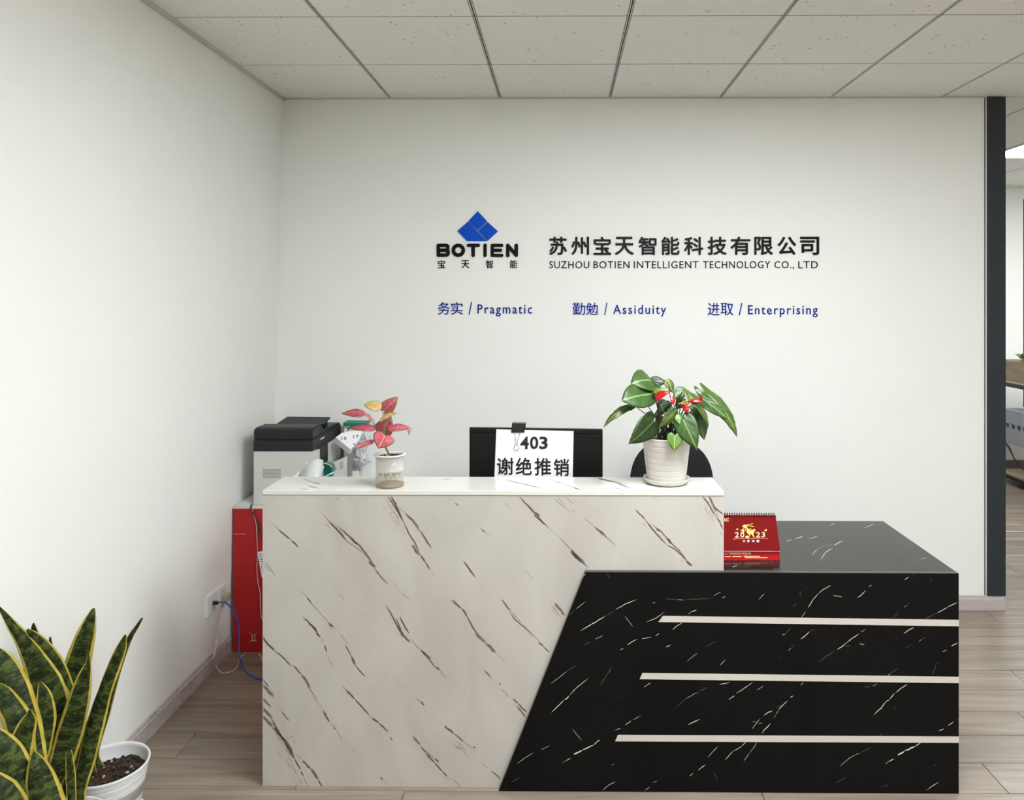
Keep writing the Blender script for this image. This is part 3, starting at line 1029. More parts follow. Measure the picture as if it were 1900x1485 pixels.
VW = '''
A 1.2 80,425 150,480 200,530 280,595 340,640 380,690
A 3 180,510 240,560 290,600
A 3 300,610 335,640 360,670
A 2 50,800 75,825 100,850 155,945
A 2 52,832 80,862 112,900
A 2.2 555,340 620,400 670,465 740,540 800,610 870,660 960,720 1020,790 1060,850
A 3 640,430 690,480 760,550 800,600
A 3.4 700,465 790,535 860,600 930,660 1000,750 1070,850
A 5 840,580 880,625 910,650
A 4.5 1010,800 1040,835 1075,855
A 2.4 1060,865 1110,930 1150,975 1190,1015
A 1.2 610,450 655,500
A 1.4 335,1045 420,1100 480,1185 560,1270 640,1360 730,1435
A 2.5 440,1130 485,1185
A 5 640,1370 665,1390 690,1405
A 2 655,1418 690,1422
A 3.4 400,1310 460,1360 510,1420 560,1485
A 4 460,1370 500,1400 540,1450
A 1.2 320,1235 355,1250
A 1 740,1110 790,1155
A 1 860,1215 875,1230
fA 1.5 680,1045 700,1060 760,1120
fA 1.5 930,1260 990,1335
fA 2 1225,975 1270,1040 1310,1095
A 2 1310,1095 1345,1125 1385,1150
A 3 1170,1205 1220,1290 1270,1390 1330,1480
A 5 1270,1390 1300,1440 1330,1480
A 4 1295,1310 1340,1400 1380,1465
A 3 1255,1320 1280,1370 1310,1440
A 3 1180,200 1230,270 1280,350 1330,440
A 4 1210,200 1250,265 1280,330 1300,380 1330,440
A 2.6 1330,440 1380,550 1440,640 1480,745
A 1 1150,200 1210,300 1270,390 1300,480
A 1 1195,355 1240,350 1265,380 1290,420
A 1 1200,360 1250,430 1290,480
A 5 1410,650 1440,700 1475,745
A 1 1280,305 1350,360
A 4.5 1350,360 1380,395 1420,430 1455,480 1485,530
A 1.2 1135,285 1165,330
A 1.2 1330,530 1350,565
A 1.4 720,580 735,600
A 2 968,805 975,820
fA 1.5 690,205 740,240 770,270
A 1 715,215 750,245
B 3.5 0,515 25,560 50,600 75,640 105,680
B 1 30,590 90,670
B 4 0,745 25,780 45,810
B 3 45,810 70,850 90,880
B 1.6 105,905 125,930
B 1 65,258 75,268
B 1.2 118,405 132,432
B 1.2 235,585 252,608
B 2.4 320,262 350,295
fB 1.5 350,300 390,335 440,370
fB 2 240,200 310,255
B 1.5 540,487 580,520 638,575
B 3 560,508 595,535
B 3 395,797 440,860 480,915 510,955
B 3 420,830 470,905
fB 1.5 520,980 560,1040 600,1110 625,1150
B 1 770,265 820,305
fB 1.2 820,305 860,350 885,375
B 3 900,198 960,265 1040,350 1110,430 1180,500
B 1 1180,500 1215,525
B 2 980,270 1050,350 1100,388
B 3.5 1060,350 1100,388
B 3 1040,375 1100,420 1140,465
fB 1.6 1140,510 1210,560
fB 1.5 1235,545 1275,580
B 2 1275,580 1290,595 1380,690
B 3.6 1380,690 1430,745 1485,790
B 3 1375,710 1430,770 1485,815
B 1.5 1222,225 1300,285 1375,345
B 1.5 1255,198 1290,250 1340,285
B 1.5 1310,198 1370,240 1410,270
B 3.5 1415,240 1435,260
B 1 1380,320 1430,352
B 1.2 945,880 985,910 1032,975
B 2 1015,950 1032,975
B 1 275,1155 335,1220
B 3.6 295,1155 340,1205 380,1235
B 4 380,1235 410,1270 430,1310
B 3.4 430,1310 480,1410 535,1485
B 1.5 400,1275 425,1310 460,1360
B 3 745,1150 790,1210 830,1260
B 2 830,1260 880,1315 930,1365
B 2.6 820,1270 870,1340 960,1410 1040,1485
B 1 770,1200 800,1240
B 5.5 1230,1185 1275,1235 1325,1300
B 1 1185,1180 1240,1250 1300,1325
B 1.4 1200,1240 1235,1280 1270,1310
B 1 1200,1235 1225,1228 1260,1270
fB 2.5 1120,1070 1145,1095
C 3.6 0,700 60,760 130,815
C 3 0,715 80,795 155,855
C 1.3 105,398 160,440 215,485
C 3.2 215,485 255,520 300,565
C 2 300,565 350,605 380,630 412,675
C 2.4 255,510 290,540 330,590
fC 1.4 440,710 560,810
C 3 590,330 640,375 680,420
C 3.4 680,420 740,500 820,590 880,650
C 2.4 880,650 950,690 1010,740 1060,800
C 2.6 735,460 830,530 900,620 990,700 1060,790
C 5 780,500 820,530
C 5 880,590 920,640
C 1.4 645,437 700,497
C 1.4 755,570 770,588
C 5 1055,800 1080,820 1110,845
C 2.4 1010,795 1020,812
C 1 745,200 785,238
fC 1.4 785,240 810,270
C 3.4 1200,200 1250,260 1290,330 1330,390
C 3 1330,390 1365,440 1393,515
C 4 1265,200 1310,300 1330,350
C 2 1330,350 1350,400
C 1 1220,260 1240,340 1300,420 1330,470
C 1 1240,345 1275,350 1310,400
C 3 1310,300 1350,335 1395,370
C 1.4 1170,280 1195,320
C 2 1360,525 1385,563
fC 1.4 150,290 270,360
D 4.6 35,30 80,100 150,165
D 2.8 150,165 230,230 300,310
D 3.4 320,300 390,380
D 5 390,380 430,430 450,470 470,510
D 2.2 450,490 500,560 540,620
D 1 490,575 545,650
fD 2.2 540,630 590,700
D 4.4 590,710 620,770 650,820
fD 5 650,830 690,850 730,860
D 3.6 680,860 710,890
D 1.8 710,890 770,990
fD 1.6 780,1000 850,1060
D 2.2 850,1065 890,1095
fD 1.3 890,1095 980,1175
D 3.2 525,0 570,40
D 1.3 570,40 595,85
D 3 605,105 615,140 625,175
D 1.4 628,205 650,250
D 1.8 650,250 690,320
D 1.6 750,10 780,50 830,110
D 2.4 795,110 850,210
D 4.6 850,210 890,300
D 2.4 890,300 930,350 980,400
fD 1.2 980,400 1020,430
fD 1.4 775,410 860,485
D 1.6 760,482 800,520
D 4.4 800,520 850,570 880,605
D 3.2 880,605 950,680 1010,745
D 2.2 920,650 970,710 1030,770
D 4 1040,780 1100,825
D 3.2 1100,825 1160,880 1190,910
D 3 1205,955 1230,990
fD 1.4 1230,990 1280,1030
D 1 1320,1072 1340,1085
fD 1.4 1340,1085 1430,1170
D 2 1230,403 1250,420
fD 1.6 1250,420 1300,470 1345,515
D 2.4 30,415 60,455 100,500
D 5.4 30,475 80,520 135,590
D 1.2 100,510 150,575
D 3.6 30,590 70,635 120,685
D 1.2 170,685 210,720
D 2.6 210,720 245,765 280,810
D 4 215,825 230,838
D 5.6 30,685 75,730 120,790
D 3.6 120,790 160,870 210,950
D 6 210,950 270,1030 320,1130
D 5.6 30,760 75,800 130,860
D 5 130,860 180,920 230,990
D 5 230,990 290,1090 330,1160
D 3.2 330,1160 360,1210 385,1255
D 3.4 385,1270 408,1315
D 1.8 408,1315 440,1385 475,1440
D 1.6 60,810 150,900 230,1040
D 1.6 230,1040 300,1140
D 4 150,870 200,945 260,1010
D 1.2 330,1100 400,1170
D 4.6 400,1170 440,1210 480,1250
D 5.6 480,1250 515,1300 545,1345
D 3 545,1345 570,1395 605,1440
D 1.2 180,1090 212,1138
D 1.2 255,1165 275,1150 300,1170 315,1195
D 1.2 255,1175 285,1225 310,1260
D 1.4 300,1200 350,1300
D 2 370,1340 400,1385
D 2 288,938 310,970
D 1.2 310,970 340,1020
D 1.2 255,945 280,980
D 1.2 655,1215 670,1250
D 2 775,1395 792,1418
fD 1.6 600,1060 650,1125
D 1.4 1085,1300 1115,1325
D 4 1115,1325 1140,1350
D 1.4 1140,1350 1180,1385
D 5.4 1300,0 1345,40 1390,85
D 1.8 1390,45 1430,95 1485,155
D 2 1435,598 1485,630
D 2 1395,910 1415,930
D 3.6 1415,945 1450,990 1485,1030
fD 1.4 1180,100 1220,160
fD 1.4 300,640 320,660
E 4 0,155 40,190 100,240
E 2.4 0,160 60,220 140,320
E 4.4 140,310 180,340
E 2 180,340 210,385 240,415
fE 1.4 240,385 290,440 320,465
fE 1.2 320,460 400,550 470,650
E 5.4 500,0 560,55 600,90
E 6 600,90 650,140 690,185
E 1 690,185 740,225 790,275
E 2 575,95 585,115
fE 1.6 545,300 590,345
E 3 590,345 650,410
fE 1.6 650,410 720,480
E 2.6 720,455 740,480
E 1.6 740,510 790,570 830,600
E 1.2 770,520 810,580
E 2.6 850,605 900,650
E 3.6 900,650 935,690 975,725
E 2.6 885,672 930,725 965,775
E 4 0,625 40,665
fE 1.6 30,700 100,760 170,820
E 2.4 170,820 185,830
E 4.6 220,855 260,885 310,925
E 2.6 310,925 400,1000
E 1.6 400,1000 490,1075
E 3 485,1040 510,1058
E 2.2 295,1020 340,1050 380,1080
E 1.4 380,1080 455,1145
fE 4 330,990 380,1040 420,1085
E 1.2 350,1040 420,1085
fE 1.4 450,1100 500,1140
E 1 500,1140 520,1155
E 1.6 565,1195 620,1245
E 3 650,1265 680,1290 740,1345
E 3.6 5,1040 50,1100
E 5 50,1100 90,1150 130,1190
E 3.6 130,1190 160,1225 200,1270
E 2.4 200,1270 250,1320
fE 1.6 250,1320 300,1350
E 1.8 300,1345 345,1385 385,1435
E 2.2 45,1075 90,1120 130,1150
E 3.4 130,1150 170,1190
fE 1.6 210,1310 275,1365
E 1.4 985,5 1040,40
E 1.4 1010,0 1060,40 1100,75
E 4 1085,80 1130,125
E 2.4 1130,125 1185,180
fE 1.4 650,1110 740,1155
'''
MV = [M['vein_dark'], M['vein_mid'], M['vein_faint']]
mi3 = lambda c: {'d': 0, 'm': 1, 'f': 2}[c]
v = obj('veining', strokes(VW, fn_white, mi3), MV, wp)
v['kind'] = 'stuff'

# white countertop
tp = obj('white_countertop', box(TX0, TX1 + .001, YWT - .002, TY1, TZ - .0155, TZ, bev=.0012, seg=1), [M['top_marble'], M['white_edge']], desk)
for p in tp.data.polygons:
    if p.normal.z < .5: p.material_index = 1
VT = '''
A 1.6 430,40 465,65 500,75 570,95
A 2 500,75 570,95
A 2 400,125 425,138 455,148
A 2 440,100 500,120 555,130
A 1.4 320,70 345,85
A 1.4 330,35 345,42
A 1 910,40 990,72 1080,95
A 1 405,38 440,55
B 1.6 190,38 235,46 280,53
B 1.4 430,98 470,107
B 2 770,48 900,80 1000,102 1115,130
B 1.2 1170,38 1230,62
B 2 1230,62 1300,85
B 1.2 1300,85 1400,120
B 2 1400,120 1470,145
C 1.6 0,115 80,145
C 2.4 245,38 320,55 400,75
C 2.2 400,75 480,105 560,135
C 1.6 330,55 420,72 500,100
C 1.8 390,125 440,135 490,147
C 1.2 225,70 270,80
C 1.6 460,92 490,120
fC 1.6 1080,105 1180,130
'''
fn_top = lambda px, py, lift: aZ(px, py, TZ + lift)
v = obj('veining', strokes(VT, fn_top, mi3), MV, tp)
v['kind'] = 'stuff'
# shadow joint below the countertop, carcass of the tower
obj('joint_strip', box(TX0 + .003, TX1 - .003, YWT + .003, TY1 - .01, TZ - .019, TZ - .0155), M['dark_trim'], desk)
bm = box(TX0, TX0 + .016, YWT + .016, TY1 - .004, DZ, TZ - .017)
box(TX1 - .016, TX1, YWT + .016, TY1 - .004, DZ, TZ - .017, bm=bm)
box(TX0 + .016, TX1 - .016, TY1 - .02, TY1 - .004, DZ, TZ - .017, bm=bm)
obj('tower_body', bm, M['white_edge'], desk)
obj('side_panel', box(TX0, TX0 + .018, YWT + .016, DY1 - .01, 0, DZ - .025), M['white_marble'], desk)
obj('side_panel', box(DX1 - .018, DX1, YBK + .018, DY1 - .01, 0, DZ - .025), M['black_marble'], desk)
# black lower front
bp_ = obj('black_front_panel', prism([P_b, (DX1, YBK, 0), (DX1, YBK, DZ), P_t], (0, .0195, 0)), [M['black_marble'], M['black_edge']], desk)
for p in bp_.data.polygons:
    if abs(p.normal.y) < .5 and (p.normal.z > .5 or p.normal.x < -.3): p.material_index = 1


def fn_black(px, py, lift):
    return aY(min(px, 1778), min(max(py, 1064), 1467), YBK - lift)


VB = '''
F 3 590,437 640,408 680,385 745,345
fF 1 745,345 800,315
F 2.4 805,308 870,270 940,243
F 1.6 600,103 625,85
F 1.4 650,70 660,65
F 1.4 700,62 720,64
fF 1 755,80 775,115
fF 1 520,340 555,310
F 1.3 560,305 590,280 625,255
F 1.3 865,345 890,378 915,412
F 2 1000,382 1060,358 1110,320
F 1.5 1035,265 1055,262
F 1.2 1185,243 1230,246
fF 1 1120,240 1180,243
fF 1 1240,243 1400,237
F 1 1415,220 1460,195
F 2 1465,235 1490,225
F 2.6 1160,430 1190,405 1220,388
F 2 1260,335 1275,320
F 3 1275,320 1310,308
F 2 835,555 860,545
F 2.6 880,525 905,508 940,488
F 2 970,487 1030,475
F 2.6 1055,468 1080,452
fF 1 610,525 650,508
F 2 635,512 648,508
F 1.1 680,490 730,465
F 2.6 1118,538 1150,525
F 1.1 1250,628 1280,600 1315,575
fF 1 1370,535 1430,500
F 1.8 1455,650 1470,635 1490,615
F 1.1 405,765 460,725 510,685
fF 1 510,685 565,652
F 3 410,943 450,905 490,865
F 5 488,862 505,858 520,840
F 2.4 520,840 560,795 600,762 640,732
F 1.6 725,745 735,738
F 1.6 770,695 780,680
F 1.4 800,630 804,622
fF 1 705,790 760,700 790,650
F 2.4 985,788 1005,770 1025,760
F 4 825,850
fF 1 1185,910 1240,860
F 1.2 1240,860 1300,825 1320,820
fF 1 1320,815 1375,788
F 2 1450,770 1490,760
F 2.4 805,1053 840,1040
F 2.6 868,1020 905,995
F 1.4 915,990 965,960
F 1.6 480,1255 500,1240
F 3 500,1242 530,1225
F 6 548,1203 600,1178
F 4.6 600,1178 670,1145
F 3 670,1145 710,1112
F 1.1 200,1258 250,1222 300,1192
F 1.1 345,1175 400,1148
F 1.1 540,1045 570,1082 600,1115
F 3 1255,1020 1290,1002 1330,985
F 3 1415,1037
F 1.8 1380,1222 1410,1185 1445,1150
F 2.6 1320,1300 1365,1265
F 2 1265,1338 1290,1318
F 2 725,1432 745,1410 770,1390 810,1370
F 2 985,1432 1020,1403
F 2 1040,1378 1065,1368
F 3 325,1350
F 2.4 648,1390
fF 1 160,1375 220,1345
F 1.4 110,1425 125,1420
F 1.4 390,1428 400,1425
F 1 780,1268 800,1265
fF 1 1415,1310 1440,1360
F 1.6 1070,1262
G 1.4 605,855 640,805
G 2.4 655,780 700,710 735,670
G 2.2 735,670 770,640 835,603
G 1.5 280,718 305,685 325,670
G 3 240,575
G 1.6 635,630 650,630
fG 1 595,650 600,690
G 3 515,800
fG 1 540,770 570,745
fG 1 825,658 845,668
G 2.2 850,685 890,688 920,693
G 2.6 1035,698 1060,685 1100,645
G 2.2 1120,615 1150,602
G 2.6 1395,565 1410,555 1430,540
G 2 1460,522 1475,515
G 1.2 1220,580 1225,600
fG 1 1040,768 1060,775
G 2.4 1345,820 1350,812
G 1.4 1395,775 1415,758
fG 1 1415,758 1440,738
fG 1 1310,855 1345,822
G 2.2 1645,818 1690,795 1730,770
G 2.6 1730,770 1770,750 1800,738
fG 1 1545,868 1640,820
fG 1 1590,545 1610,578
G 1 1745,610
G 2 0,703 25,690
H 2.4 460,78 485,68
fH 1 485,68 505,45 525,20
H 3 600,110 640,80 670,50
fH 1.2 670,50 710,32
H 2 505,198 530,175
H 3 445,253 462,255
fH 1 530,175 555,150
fH 1.4 740,285 800,240 860,200
H 3 880,190 920,165 950,140
H 2.6 950,140 1000,100 1050,68
H 1.4 1060,55 1100,35
H 2.6 1050,143 1090,153
fH 1 940,162 985,162
H 3 1390,65 1430,40 1470,18
H 1.4 1505,130 1530,108
fH 1 1530,108 1560,100
fH 1 1405,175 1440,158
H 1.6 1445,155 1460,155
H 3 1690,207 1720,192
H 3 1755,162 1780,150 1805,138
H 3 1648,295
fH 1 1612,385 1640,300
fH 1 1267,388 1350,330
H 1.4 1267,386 1290,372
H 2 0,290 25,268
H 2 0,455 60,440
H 2.6 50,572 95,542
H 2.4 110,520 150,500 190,470 235,440
H 5 108,524 125,515
H 1.5 265,500 320,467
H 2 600,465 625,440
H 5 522,556 545,545
H 2.4 430,655 460,620 500,580
H 3 320,695 350,672 390,655
fH 1.4 415,635 470,610
H 1.4 410,690 430,655
H 1.2 395,715 410,690
H 2 230,797 260,755 290,720
H 1.4 230,740 260,742
H 1.6 275,755 310,752
H 3 305,832 325,800 345,785 370,755
H 3 1160,690 1220,635 1260,580
H 5 1255,585 1280,578
H 2.6 1280,575 1320,525
H 3 1330,520 1370,485 1420,455
H 1.4 1150,470 1190,450
fH 1 1085,472 1135,478
fH 1 1310,625 1330,655
H 3 1680,567
H 3 1660,812 1700,795
H 2.6 1730,772 1775,742
H 2.6 1795,728 1806,725
H 3 1212,845 1225,830
H 2.4 20,1035 50,1005 80,970
H 2 80,970 110,955 150,930
H 2 150,930 185,893
H 1.6 165,1045 210,980
H 1.2 210,980 250,930 265,895
H 1.4 900,1085 970,1025 1030,990
H 2.4 1025,990 1050,988
fH 1.2 1050,985 1110,955 1150,935
H 2 1250,1068 1270,1050
H 3.2 1270,1050 1315,1028
H 5.4 1345,1000 1400,965
H 5.4 1400,965 1480,930
H 3 1480,930 1525,900
H 2.6 1550,1287 1575,1260
H 2 1575,1260 1610,1235 1660,1205
H 3 1065,1181
H 1.6 1575,1085
fH 1 1610,1078 1645,1072
H 2 1465,1228
fH 1.4 780,1280 800,1273
fH 1 870,1215 950,1165
H 1.4 1140,1278 1152,1270
fH 1.4 1225,1240 1280,1225
'''
v = obj('veining', strokes(VB, fn_black, lambda c: {'d': 0, 'm': 1, 'f': 1}[c], wmul=.95, rough=.5, sub=False), [M['vein_white'], M['vein_grey']], bp_)
v['kind'] = 'stuff'
wt = obj('black_worktop', box(TX0, DX1, YBK + .0205, DY1, DZ - .025, DZ - .0004, bev=.001, seg=1), M['black_top'], desk)
VG = '''
G 1 490,267 540,253
G 2 560,248 590,240 620,230
G 1.2 665,247 730,230
fG 1 775,165 800,155
G 1.4 820,145 860,132
G 1.2 1085,165 1125,150 1165,135
G 1.6 750,412 775,375 800,345 850,320
G 1.8 855,300 885,282 925,262
G 1.4 945,240 965,228
G 1.2 690,375 705,350 730,330
fG 1 730,330 780,300 850,290
G 1 1520,405 1565,395
fG 1 1475,420 1520,405
G 1.6 80,467 115,450
G 1.4 370,428 390,420
G 1 1335,352 1350,354
'''
v = obj('veining', strokes(VG, lambda px, py, l: aZ(px, py, DZ - .0004 + l), lambda c: {'d': 0, 'm': 1, 'f': 1}[c], sub=False), [M['vein_white'], M['vein_grey']], wt)
v['kind'] = 'stuff'
# three tapering steel strips
for q in (((1229.7, 1143.2), (1779, 1150.6), (1779, 1162.3), (1221.6, 1154.3)),
          ((1192.0, 1249.0), (1779, 1256.2), (1779, 1267.8), (1186.8, 1260.4)),
          ((1146.6, 1364.0), (1779, 1367.0), (1779, 1378.6), (1141.3, 1375.8))):
    obj('metal_strip', prism([aY(a, b_, YBK - .0006) for a, b_ in q], (0, -.0012, 0)), M['steel'], desk)

# ================================================================== THINGS ON AND BEHIND THE DESK
# ---- monitor (its back faces the visitor)
Ym = 2.99
mc = aY(993.5, 795, Ym)
mrot = Matrix.Rotation(R(-4.0), 4, 'Z')
mx0, mx1 = aY(869.5, 795, Ym).x - mc.x, aY(1118, 795, Ym).x - mc.x
MT = Matrix.Translation((mc.x, Ym, 0)) @ mrot
mt = empty('computer_monitor', (mc.x, Ym, DZ), 'black flat computer monitor seen from the back behind the desk', 'monitor')
zt = mc.z
obj('housing', box(mx0, mx1, -.004, .018, zt - .335, zt, bev=.006, rot=MT), M['monitor_pl'], mt)
b = box(mx0 + .004, mx1 - .004, -.012, -.004, zt - .331, zt - .020, bev=.007, seg=3, rot=MT)
obj('back_cover', b, M['monitor_pl'], mt)
obj('screen', box(mx0 + .006, mx1 - .006, .018, .0195, zt - .32, zt - .006, rot=MT), M['black_gloss'], mt)
for a, c in ((905, 919), (1064, 1084)):
    xa, xb = aY(a, 806, Ym).x - mc.x, aY(c, 806, Ym).x - mc.x
    b = box(xa - .002, xb + .002, -.0132, -.0115, zt - .031, zt - .0255, rot=MT)
    box(xa, xb, -.0137, -.0128, zt - .030, zt - .0265, bm=b, rot=MT, mi=1)
    obj('vent_slot', b, [M['printer_grey'], M['acrylic_black']], mt)
obj('neck', box(-.03, .03, -.030, -.012, DZ + .012, zt - .215, bev=.004, rot=MT), M['monitor_pl'], mt)
obj('stand_base', box(-.12, .12, -.10, .10, DZ, DZ + .012, bev=.005, rot=MT), M['monitor_pl'], mt)

# ---- paper notice clipped to it
nrm = mrot @ Vector((0, -1, 0))
pp0 = MT @ Vector((0, -.0155, zt))
fp = lambda px, py: aP(px, py, pp0, nrm)
tl, tr, br_, bl = fp(921.0, 797.0), fp(1064.3, 800.2), fp(1062.5, 898), fp(916.8, 898)
pt = empty('paper_notice', bl, 'white paper notice reading 403, clipped to the back of the monitor', 'paper')
b = bmesh.new()
n = 10
rows = []
for j in range(n + 1):
    row = []
    for i in range(n + 1):
        u, v_ = i / n, j / n
        p = (tl * (1 - u) + tr * u) * (1 - v_) + (bl * (1 - u) + br_ * u) * v_
        row.append(b.verts.new(p + nrm * (.0012 * math.sin(u * 3.1) * v_)))
    rows.append(row)
for j in range(n):
    for i in range(n):
        b.faces.new([rows[j][i], rows[j + 1][i], rows[j + 1][i + 1], rows[j][i + 1]])
sheet = obj('sheet', b, M['paper'], pt)
sm_ = sheet.modifiers.new('s', 'SOLIDIFY')
sm_.thickness = .0004
pq0 = pp0 + nrm * .0022
fq = lambda px, py: aP(px, py, pq0, nrm)
for ch, a, c in (('4', 965.4, 981.2), ('0', 983.3, 999), ('3', 1000.7, 1016.3)):
    place_line(ch, (a, 810.2, c, 833.7), fq, 'digit', M['ink'], pt, offset=.026, one=True)
for ch, a, c, t_, b2 in (('谢', 922, 953, 849.4, 881.4), ('绝', 957, 986.9, 849.6, 881.8), ('推', 991.9, 1022.7, 850, 882.6), ('销', 1027.4, 1056, 851.4, 883.6)):
    place_line(ch, (a, t_, c, b2), fq, 'character', M['ink'], pt, bold=.45, one=True)

# ---- binder clip
ct = empty('binder_clip', fq(960, 803), 'black binder clip with a thin wire handle at the top of the white notice', 'clip')
pc = pp0 + nrm * .004
fc = lambda px, py, o=0.0: aP(px, py, pp0 + nrm * o, nrm)
b = prism([fc(948.6, 803, .0030), fc(973.2, 803, .0030), fc(974.0, 786.5, .009), fc(950.0, 785.8, .009)], nrm * -.0008)
prism([fc(950.0, 785.8, .009), fc(974.0, 786.5, .009), fc(974.0, 786.5, .009) - nrm * .032, fc(950.0, 785.8, .009) - nrm * .032], (0, 0, .0008), bm=b)
prism([fc(950.0, 785.8, .009) - nrm * .032, fc(974.0, 786.5, .009) - nrm * .032, fc(973.2, 803, .003) - nrm * .0272, fc(948.6, 803, .003) - nrm * .0272], nrm * .0008, bm=b)
obj('spring_body', b, M['black_gloss'], ct)
b = tube([fc(949, 801.8, .0042), fc(957, 801.8, .0042)], .0011, seg=8, res=1)
tube([fc(965, 801.8, .0042), fc(973, 801.8, .0042)], .0011, bm=b, seg=8, res=1)
obj('lip', b, M['black_gloss'], ct)
hp = [(955.0, 801.5), (954.8, 806), (956.8, 816), (957.0, 824), (955.2, 828.5), (953.0, 832), (955, 835.2), (958, 836.3), (961, 835.2), (963, 832), (961.2, 828.5), (959.8, 824), (960.6, 816), (964.4, 806), (965.0, 801.5)]
obj('wire_handle', tube([fc(x, y_, .0056) for x, y_ in hp], .0009, seg=6, res=3), M['wire'], ct)

# ---- office chair behind the desk
cyb = 3.86
cx = aY(1245, 886, cyb).x
ch = empty('office_chair', (cx, 3.66, 0), 'black office chair with rounded backrest behind the anthurium pot', 'chair')
b = bmesh.new()
A_, B_, Zc = .2135, .262, .695
front, back = [], []
NU, NR = 40, 8
for side, lst in ((0, front), (1, back)):
    for k in range(NR + 1):
        ring = []
        for i in range(NU):
            t = 2 * math.pi * i / NU
            cs, sn = math.cos(t), math.sin(t)
            e = 2 / 2.7
            xx = A_ * abs(cs) ** e * (1 if cs > 0 else -1)
            zz = B_ * abs(sn) ** e * (1 if sn > 0 else -1)
            f = k / NR
            curve = -.25 * (xx * f) ** 2 * 2.2
            puff = .022 * (1 - f ** 3)
            yy = cyb + curve + (-puff if side == 0 else puff + .012)
            ring.append(b.verts.new((cx + xx * f, yy - (0 if side == 0 else .0), Zc + zz * f)) if k else None)
        lst.append(ring)
for side, lst in ((0, front), (1, back)):
    cv = b.verts.new((cx, cyb + (-.022 if side == 0 else .034), Zc))
    for k in range(NR):
        for i in range(NU):
            j = (i + 1) % NU
            if k == 0: b.faces.new([cv, lst[1][i], lst[1][j]])
            else: b.faces.new([lst[k][i], lst[k + 1][i], lst[k + 1][j], lst[k][j]])
for i in range(NU):
    j = (i + 1) % NU
    b.faces.new([front[NR][i], back[NR][i], back[NR][j], front[NR][j]])
bmesh.ops.recalc_face_normals(b, faces=list(b.faces))
obj('backrest', b, M['fabric'], ch, smooth=True)
obj('back_support', tube([(cx, cyb + .045, .72), (cx, cyb + .06, .52), (cx, cyb - .02, .42), (cx, 3.68, .41)], .022, seg=10), M['black_pl'], ch)
obj('seat', box(cx - .235, cx + .235, 3.42, 3.88, .43, .50, bev=.03, seg=4), M['fabric'], ch, smooth=True)
obj('seat_pan', box(cx - .12, cx + .12, 3.53, 3.78, .40, .435, bev=.008), M['black_pl'], ch)
obj('gas_column', tube([(cx, 3.66, .10), (cx, 3.66, .41)], .026, seg=16, res=1), M['black_pl'], ch)
for s_ in (-1, 1):
    obj('armrest', tube([(cx + s_ * .20, 3.70, .42), (cx + s_ * .26, 3.70, .45), (cx + s_ * .262, 3.72, .59), (cx + s_ * .260, 3.62, .605), (cx + s_ * .256, 3.52, .60)], .016, seg=8), M['black_pl'], ch)
for k in range(5):
    a = R(90 + 72 * k)
    ex, ey = cx + .27 * math.cos(a), 3.66 + .27 * math.sin(a)
    g = obj('leg', tube([(cx, 3.66, .115), (cx + .14 * math.cos(a), 3.66 + .14 * math.sin(a), .105), (ex, ey, .07)], .022, r2=.013, seg=8), M['black_pl'], ch)
    cb = bmesh.new()
    for d_ in (-.013, .013):
        ax = Vector((-math.sin(a), math.cos(a), 0))
        tube([Vector((ex, ey, .0285)) + ax * (d_ - .007), Vector((ex, ey, .0285)) + ax * (d_ + .007)], .028, seg=16, res=1, bm=cb)
    tube([(ex, ey, .03), (ex, ey, .075)], .008, seg=8, res=1, bm=cb)
    obj('caster', cb, M['black_pl'], g)

# ---- red carton
RX0, RX1, RY0, RY1, RZ = -1.567, -.80, 3.582, 4.085, .690
rc = empty('red_carton', ((RX0 + RX1) / 2, 3.8, 0), 'tall red carton with white printed marks standing in the corner under the printer', 'box')
obj('carton_body', box(RX0, RX1, RY0, RY1, .0, RZ - .006, bev=.002), M['red_card'], rc)
b = prism([(RX0 - .004, RY0 + .0, RZ - .006), (RX1, RY0, RZ - .006), (RX1, RY1, RZ - .006), (RX0 + .002, RY1, RZ - .006)], (0, 0, .006))
prism([(RX0 + .002, RY0 + .002, RZ + .003), (RX0 + .076, RY0 + .004, RZ), (RX0 + .076, RY1, RZ), (RX0 + .01, RY1, RZ + .008)], (0, 0, .0022), bm=b)
obj('white_lid', b, M['card_white'], rc)
rf = lambda px, py: aY(px, py, RY0 - .0006)
b = bmesh.new()
for x_, w_ in ((432.6, 2.2), (436, 1.2), (438.5, .8), (441, 1.6), (444, 1), (446.5, 2.4), (450.5, 1), (452.8, 3)):
    prism([rf(x_, 990.6), rf(x_ + w_, 990.6), rf(x_ + w_, 991.7), rf(x_, 991.7)], (0, -.0002, 0), bm=b)
obj('printed_line', b, M['card_white'], rc)
b = bmesh.new()
for x_ in (467.8, 472.6):
    prism([rf(x_ - .45, 1188.6 - 1), rf(x_ + .45, 1188.6 - 1), rf(x_ + .45, 1180), rf(x_ - .45, 1180)], (0, -.0002, 0), bm=b)
    prism([rf(x_ - 1.2, 1180.4), rf(x_ + 1.2, 1180.4), rf(x_, 1177)], (0, -.0003, 0), bm=b)
prism([rf(466, 1188.3), rf(474.2, 1188.3), rf(474.2, 1189.5), rf(466, 1189.5)], (0, -.0002, 0), bm=b)
for x_, sx in ((463.2, 1), (477, -1)):
    for y_, sy in ((1175, 1), (1191, -1)):
        prism([rf(x_, y_), rf(x_ + 2.2 * sx, y_), rf(x_ + 2.2 * sx, y_ + .6 * sy), rf(x_, y_ + .6 * sy)], (0, -.0002, 0), bm=b)
obj('arrow_mark', b, M['card_white'], rc)
lb = obj('shipping_label', prism([rf(477.5, 1025), rf(489, 1022), rf(489, 1072), rf(486, 1072)], (0, -.0005, 0)), M['paper'], rc)
b = bmesh.new()
